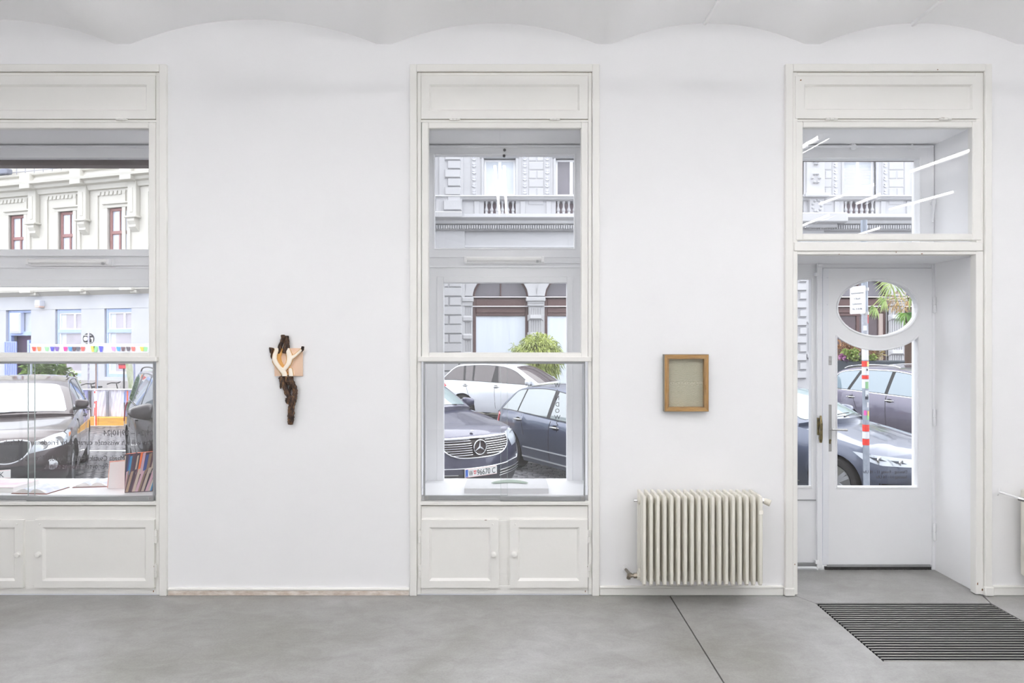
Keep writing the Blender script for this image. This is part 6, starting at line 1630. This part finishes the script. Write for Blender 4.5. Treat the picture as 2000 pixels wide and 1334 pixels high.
pole('barrier_stake',187.8,762,815,18.2,1.9,M_REDB,'bright red stake against the pale fabric barrier','stake',((763,783,M_WB,'band'),))
pole('ski_stake',243,766,815,18.1,2.,pm('blue_brown_stake',(120,150,196),.5),'slender blue-grey stake beside the orange one','stake',((786,812,M_POSTD,'band'),))
pole('orange_stake',249,763,815,18.1,2.4,pm('rust_stake',(170,120,120),.5),'orange and white marker stake at the barrier next to the black SUV','stake',((764,786,M_ORG,'band'),(802,808,M_WB,'band')))
pole('lamp_post',187.5,677,760,19.6,2.6,pm('rust_brown_pole',(168,140,134),.6),'brownish pole rising behind the barrier beside the bicycle','pole',())
pole('drain_pole',190.2,677,760,19.7,1.6,pm('pale_blue_pole',(186,202,230),.5),'pale blue pipe just beside the brownish pole','pole',())
pole('signal_pole',262.5,677,760,20.8,3.4,pm('violet_grey_pole',(156,158,186),.5,),'violet-grey pole beside the pale mossy tree trunk','pole',())
# round shop sign on a stickered post
dS = 20.2; sg_ = pole('sign_post',173,648,760,dS,3.2,pm('stickered_post',(226,226,232),.5,col2=(150,140,176),vs=9),'stickered white post carrying a round black sign seen from behind','sign')
xS,yS,zS = plane(171,661.5,dS); rS = 11*dS/F
M = Matrix.Translation((xS,yS+.05,zS))@Matrix.Rotation(math.pi/2,4,'X')
MB().lathe([(rS,-.012),(rS,.012),(0,.013)],32,mat=M).build('disc', pm('sign_black',(52,50,54),.6), sg_, sm=30)
M_SW = pm('sign_white',(228,228,230),.6)
MB().lathe([(rS*.36,-.004),(rS*.36,.006),(0,.007)],24,mat=Matrix.Translation((xS-rS*.48,yS+.034,zS-rS*.02))@Matrix.Rotation(math.pi/2,4,'X')).build('white_mark', M_SW, sg_, sm=30)
m = MB(); m.cbox(xS-rS*.7,xS+rS*.55,yS+.02,yS+.036,zS+rS*.56,zS+rS*.68,.003); m.cbox(xS-rS*.7,xS+rS*.55,yS+.02,yS+.036,zS-rS*.80,zS-rS*.68,.003); m.build('back_bar', M_SW, sg_, sm=0)
m = MB(); m.prism([(xS+rS*.45,zS+rS*.2),(xS+rS*.9,zS+rS*.2),(xS+rS*.82,zS-rS*.5),(xS+rS*.66,zS-rS*.72),(xS+rS*.62,zS-rS*.1),(xS+rS*.45,zS)], lambda p,q,e:(p,e,q), yS+.026,yS+.036); m.build('white_mark', M_SW, sg_, sm=0)
# bunting
dN = 18.95; bn = thing('bunting', 'string of small coloured pennants across the street', 'bunting', (X(190,dN-D),dN-D,1.4))
m = MB(); pts=[]
for i in range(33):
    px = 58+260*i/32; sag = 3.0*math.sin(math.pi*((i%16)/16)); pts.append(plane(px,672+.7*sag-(1.5 if i>16 else 0),dN))
m.tube(pts,.012,5); m.build('cord', pm('pale_cord',(232,226,222),.7), bn)
cl = [(240,86,70),(250,140,80),(150,226,150),(84,78,190),(124,92,170),(230,60,150),(70,150,220),(100,70,80),(90,90,104),(240,96,86),(226,196,80),(140,222,140),(80,80,200),(240,150,200),(80,160,230),(110,80,84),(92,82,90),(244,110,100),(224,196,80),(140,220,140)]
pxs = [66,76,91,102,111,128,137,145,153,162,181,187,197,221,231.5,240.5,250.5,260,277,284]
for k,px in enumerate(pxs):
    top_ = 673.5+(2.5 if k in (10,11,12) else 3.8); h_ = 11.5 if k in (10,11,12) else 8.5
    a,b,c_ = plane(px-4.2,top_,dN),plane(px+4.2,top_+.4,dN),plane(px+random.uniform(-1,1),top_+h_,dN)
    MB().prism([(a[0],a[2]),(b[0],b[2]),(c_[0]+.03,c_[2]),(c_[0]-.03,c_[2])], lambda p,q,e:(p,e,q), a[1]-.004,a[1]+.004).build('pennant', pm('pennant_%d'%k,cl[k],.6), bn, sm=0)
# flat canvas awning whose front poles carry the bunting
um = thing('market_awning', 'flat white canvas awning behind the string of pennants', 'awning', (X(190,19.4-D),19.4-D,1.3))
a_,b_ = plane(58,672,dN)[0],plane(318,672,dN)[0]; zA = Z(674.5,dN-D)
m = MB(); m.prism([(dN-D+.03,zA),(19.5-D,zA-.02),(19.5-D,zA+.01),(dN-D+.03,zA+.03)], lambda p,q,e:(e,p,q), a_, b_); m.prism([(dN-D+.03,zA),(dN-D+.05,zA),(dN-D+.05,zA-.20),(dN-D+.03,zA-.20)], lambda p,q,e:(e,p,q), a_, b_)
m.build('canvas', pm('white_canvas',(238,238,240),.8), um, sm=0)
for xx in (a_,b_): MB().tube([(xx,dN-D+.06,ST),(xx,dN-D+.06,zA+.06)],.03,8).build('pole', M_GALV, um)
# bicycle behind the barrier (handlebars and saddle show above it)
def bicycle(px,d,label,flip):
    x_,y_ = X(px,d-D),d-D; t = thing('bicycle',label,'bicycle',(x_,y_,ST)); f = -1 if flip else 1
    for wx in (-.52,.52):
        m = MB(); m.tube([(x_+wx+.34*math.cos(a),y_,ST+.345+.34*math.sin(a)) for a in [2*math.pi*i/28 for i in range(28)]],.018,6,closed=True); wo = m.build('wheel', M_TYRE, t)
        m = MB()
        for i in range(10):
            a = math.pi*i/10; m.tube([(x_+wx+.33*math.cos(a),y_,ST+.345+.33*math.sin(a)),(x_+wx-.33*math.cos(a),y_,ST+.345-.33*math.sin(a))],.0025,4)
        m.build('spokes', M_STEEL, wo, kind='stuff')
    q_ = lambda a,b: (x_+f*a,y_,ST+b)
    m = MB()
    for a,b in (((-.05,.33),(-.22,.86)),((-.05,.33),(.38,.72)),((-.18,.78),(.36,.84)),((-.52,.345),(-.05,.33)),((-.52,.345),(-.18,.78)),((.52,.345),(.36,.9))): m.tube([q_(*a),q_(*b)],.016,7)
    m.build('frame', M_BLACK, t)
    m = MB(); m.tube([q_(.36,.9),q_(.33,1.02)],.014,7); m.tube([(x_+f*.22,y_-.28,ST+1.02),(x_+f*.32,y_-.22,ST+1.06),(x_+f*.36,y_,ST+1.04),(x_+f*.32,y_+.22,ST+1.06),(x_+f*.22,y_+.28,ST+1.02)],.014,7); m.build('handlebar', M_BLACK, t)
    m = MB(); m.cbox(x_+f*-.36,x_+f*-.10,y_-.07,y_+.07,ST+.90,ST+.95,.02); m.tube([q_(-.22,.8),q_(-.23,.92)],.014,6); m.build('saddle', M_BLACK, t)
bicycle(155,19.45,'black bicycle leaning behind the barrier beside the first SUV',False)
bicycle(205,19.9,'black bicycle behind the barrier next to the brownish pole',False)
# ivy sprays at the corner by the SUV
iv = plane(143,752,18.9); it = thing('potted_climber','thin leafy climber at the end of the fabric barrier','plant',(iv[0],iv[1],ST))
m = MB(); leaves(m,(iv[0],iv[1]+.2,iv[2]-.2),shell(iv[0],iv[1],iv[2]-.05,.16,.15,.46,.0),260,.10,.03,rb_,.3); m.build('foliage', leafmat('climber_leaf',(176,196,116),(112,136,72),3), it, sm=0, kind='stuff')
m = MB(); m.tube([(iv[0],iv[1],ST+.3),(iv[0]+.05,iv[1],iv[2]+.3)],.01,5); m.lathe([(.14,0),(.18,.32),(.15,.32),(0,.29)],14,mat=Matrix.Translation((iv[0],iv[1],ST))); m.build('pot', pm('clay_pot',(150,110,90),.8), it)
# red sign in the far window row
rd = plane(243,714,25.0); rt = thing('red_box','red letter box beside the pale mossy trunk','box',(rd[0],24.-D,ST)); dR = 24.-D
MB().cbox(X(234,dR),X(250,dR),dR-.1,dR+.12,Z(720,dR),Z(709,dR),.02).build('case', pm('red_enamel',(224,70,80),.4), rt, sm=0); MB().tube([(X(242,dR),dR,ST),(X(242,dR),dR,Z(719,dR))],.03,8).build('stand', M_POSTD, rt); MB().cbox(X(234.6,dR),X(249,dR),dR-.12,dR-.08,Z(713,dR),Z(710.5,dR),.006).build('flap', pm('dark_red',(110,50,60),.4), rt, sm=0)

# ------------------------------------------------------------------ sign post by the door
dP = 6.9; yP = dP-D
sp_ = thing('parking_sign', 'striped steel post with a white rectangular sign, standing outside the door', 'sign', (X(1690,yP),yP,ST))
bp_ = wloc(sp_)
r_ = 5.9*dP/F
def tl(py): # the post leans a little: pixel column at a height
    return X(1688.2+(py-545)*.0095,yP)
def seg(py0,py1,mat_,nm,k=1.):
    return MB().tube([(tl(py1),yP,Z(py1,yP)),(tl(py0),yP,Z(py0,yP))],r_*k,16).build(nm,mat_,sp_)
z_top = Z(430,yP)
MB().tube([(tl(1130),yP,ST+.10),(tl(430),yP,z_top)],r_,16).build('post', M_GALV, sp_)
seg(678,703,M_WB,'band',1.03); seg(705,716,M_REDB,'band',1.05); seg(717,732,M_WB,'band',1.04); seg(733,740,M_REDB,'band',1.05); seg(741,758,M_WB,'band',1.03); seg(829,842,M_REDB,'band',1.05); seg(843,856,M_WB,'band',1.04); seg(857,869,M_REDB,'band',1.05)
seg(612,677,pm('stickered_steel',(214,216,222),.5,col2=(178,182,192),vs=14),'sticker_wrap',1.02)
def stick(py,dx,w_,h_,col,nm='sticker'):
    a0 = -math.pi/2+dx
    m = MB()
    def f(u,v):
        a = a0+(u-.5)*w_; return (tl(py)+r_*1.09*math.cos(a), yP+r_*1.09*math.sin(a), Z(py,yP)+(v-.5)*h_)
    m.grid(f,5,2); m.build(nm, pm('sticker_%d_%d_%d'%col,col,.5), sp_, sm=60)
for a in ((711,.5,.9,.05,(236,226,150)),(722,.1,.5,.02,(90,90,96)),(752,.0,1.0,.07,(150,200,150)),(768,.0,1.0,.06,(226,232,236)),(775,-.1,.9,.05,(70,74,84)),(790,.2,.5,.05,(236,236,238)),(806,-.6,.8,.05,(240,110,190)),(808,.4,.7,.06,(236,206,120)),(815,.2,.6,.04,(150,220,140)),(672,.2,1.2,.012,(70,66,80)),(623,.7,.5,.09,(240,80,84)),(641,-.4,1.1,.05,(238,238,240))): stick(*a)
# panel turned towards the road
tA = math.radians(74); A0 = Vector((X(1690,yP-.1),yP-.10,0)); dirv = Vector((-math.cos(tA),math.sin(tA),0)); nrm = Vector((-math.sin(tA),-math.cos(tA),0)); pn = MB()
hS0,hS1 = Z(613,yP),Z(559,yP); wS = .20
def pnl(u,v,o=0.): return A0+dirv*(u)+Vector((0,0,v))+nrm*o
# rounded sheet
def rr_rect(w_,h0,h1,r):
    o=[]
    for cx_,cz_,a0 in ((w_-r,h0+r,-90),(w_-r,h1-r,0),(r,h1-r,90),(r,h0+r,180)):
        for k in range(5): a=math.radians(a0+22.5*k); o.append((cx_+r*math.cos(a),cz_+r*math.sin(a)))
    return o
pn.prism(rr_rect(wS,hS0,hS1,.014), lambda p,q,e:pnl(p,q,e), -.004,.004); po = pn.build('sign_panel', M_WHITE, sp_, sm=0)
for tx,py,wf in (('Anwohnerparken',571,.84),('4. Bezirk',582,.44),('Lieferzone',592,.60),('Mo - Fr 8-18h',602,.62)):
    me = text_mesh(tx, .026, wS*wf, False); me.materials.append(pm('grey_sign_letters',(150,152,158),.6))
    # letters follow the panel: origin at its far-left end as the viewer sees it
    o = inst('lettering', me, po, (0,0,0)); ax = -dirv; st_ = pnl(wS*(.5+wf/2), Z(py+3,yP), .0055)
    mt_ = Matrix((( ax.x, 0, 0, 0),(ax.y, 1, 0, 0),(0,0,1,0),(0,0,0,1))); bpx = st_-Vector(bp_)
    mt_ = Matrix(((ax.x,-nrm.x,0,bpx.x),(ax.y,-nrm.y,0,bpx.y),(0,0,1,bpx.z),(0,0,0,1))); o.matrix_local = mt_
m = MB()
for py in (565,612): m.tube([(tl(py),yP,Z(py+3,yP)),(tl(py),yP,Z(py-3,yP))],r_*1.25,14); m.cbox(tl(py)-.03,tl(py)+.0,yP-.03,yP+.05,Z(py+1.5,yP),Z(py-1.5,yP),.004)
m.build('clamp', M_STEEL, sp_)
# ------------------------------------------------------------------ palm and dried planting in front of the brown shopfront
dQ = 17.5; yQ = dQ-D; px_,_,pz_ = plane(1774,600,dQ); py_ = yQ
pt = thing('potted_palm', 'fan palm with long drooping fronds in front of the brown shopfront', 'palm', (px_,py_,ST))
rp_ = random.Random(12)
M_PALM = leafmat('palm_leaf',(132,168,84),(70,110,60),4); M_PALM2 = leafmat('pale_palm_leaf',(188,204,136),(120,150,84),4)
def fan(cx_,cz_,yy,R_,a0,a1,n,mat_,droop=.35):
    c_ = Vector((X(cx_,yQ),yQ+yy,Z(cz_,yQ))); m = MB(); R_ *= dQ/F
    for i in range(n):
        a = math.radians(a0+(a1-a0)*i/(n-1)+rp_.uniform(-3,3)); l = R_*rp_.uniform(.8,1.1); d = Vector((math.cos(a),rp_.uniform(-.25,.1),math.sin(a))); u = Vector((-math.sin(a),.25,math.cos(a)))*.022
        mid_ = c_+d*l*.55; end = c_+d*l+Vector((0,0,-droop*l*abs(math.cos(a))-.03)); up_ = Vector((0,-.02,.012))
        m.add([c_,mid_+u,end,mid_-u,mid_+up_],[(0,1,4),(1,2,4),(2,3,4),(3,0,4)])
    m.build('frond', mat_, pt, sm=0)
fan(1758,612,-.25,25,185,365,20,M_PALM); fan(1738,552,-.1,42,150,390,22,M_PALM2,.25); fan(1768,580,-.2,26,-95,85,16,M_PALM2,.5)
fan(1718,588,-.3,22,150,275,13,M_PALM2,.3); fan(1700,603,-.3,20,160,290,12,M_PALM2,.3); fan(1786,614,-.1,20,120,300,14,M_PALM,.3)
m = MB()
for a,b in (((1774,640),(1758,612)),((1772,640),(1740,555)),((1776,600),(1768,580)),((1770,585),(1718,588)),((1750,578),(1700,603)),((1778,640),(1786,614))):
    m.tube([P(a[0],a[1],yQ-.02),P((a[0]+b[0])/2,min(a[1],b[1])-2 if a[1]<610 else (a[1]+b[1])/2,yQ-.12),P(b[0],b[1],yQ-.22)],.012,6)
m.build('leaf_stalk', pm('palm_stalk',(150,160,96),.6), pt)
m = MB(); m.tube([(px_,py_,ST+.5),(px_+.03,py_,Z(640,yQ)),(px_,py_,Z(610,yQ))],[.09,.10,.08],10); m.build('trunk', pm('palm_fibre',(84,66,56),.9,bump=.6,bs=40), pt)
m = MB(); leaves(m,(px_-.1,py_,Z(597,yQ)),shell(X(1752,yQ),py_-.05,Z(590,yQ),.30,.2,.26,.0),420,.12,.008,rp_,.5); m.build('seed_sprays', leafmat('dry_seed',(208,180,120),(160,124,80),5), pt, sm=0, kind='stuff')
MB().lathe([(.30,0),(.38,.5),(.40,.52),(.34,.52),(.0,.48)],20,mat=Matrix.Translation((px_,py_,ST))).build('pot', pm('anthracite_pot',(70,68,72),.7), pt)
dH = 21.0; yH = dH-D
pn_ = thing('planting_box', 'long planter of dried grasses and pale green hydrangeas below the brown shop window', 'planter', (X(1680,yH),yH,ST))
rh = random.Random(21)
def tuft(cx_,cz_,rx_,rz_,n,ln,wd,mat_,nm):
    m = MB(); c_ = (X(cx_,yH),yH,Z(cz_,yH)); k_ = dH/F
    leaves(m,(c_[0],c_[1]+.1,c_[2]-.2),shell(c_[0],c_[1],c_[2],rx_*k_,.25,rz_*k_,.1),n,ln,wd,rh,.3); m.build(nm, mat_, pn_, sm=0, kind='stuff')
tuft(1652,686,17,20,700,.22,.012,leafmat('dry_grass',(178,132,84),(104,76,56),4),'dry_grass'); tuft(1690,680,22,16,500,.2,.012,leafmat('rust_grass',(150,104,72),(80,60,50),4),'dry_grass')
tuft(1712,690,9,12,260,.16,.014,leafmat('olive_grass',(170,160,84),(120,100,60),4),'dry_grass')
def bloom(cx_,cz_,r,mat_):
    m = MB(); c_ = (X(cx_,yH-.3),yH-.3,Z(cz_,yH-.3)); k_ = dH/F; leaves(m,c_,shell(*c_,r*k_,r*k_,r*k_,.6),150,.075,.03,rh,.1); m.build('flower_head', mat_, pn_, sm=0, kind='stuff')
MH = leafmat('hydrangea_green',(176,192,110),(126,148,84),6)
for a in ((1650,688,5),(1661,691,6.5),(1668,698,7),(1655,697,5),(1669,687,5)): bloom(*a,MH)
bloom(1645,696,4,leafmat('pink_bloom',(214,160,196),(170,110,160),6)); bloom(1652,702,4,leafmat('violet_bloom',(140,116,140),(90,80,100),6)); bloom(1679,700,5,leafmat('grey_bloom',(140,146,120),(100,104,90),6)); bloom(1705,697,4.5,MH)
m = MB().cbox(X(1625,yH),X(1800,yH),yH-.35,yH+.2,ST,Z(704,yH),.02); m.build('trough', pm('dark_trough',(58,64,72),.6), pn_, sm=0)
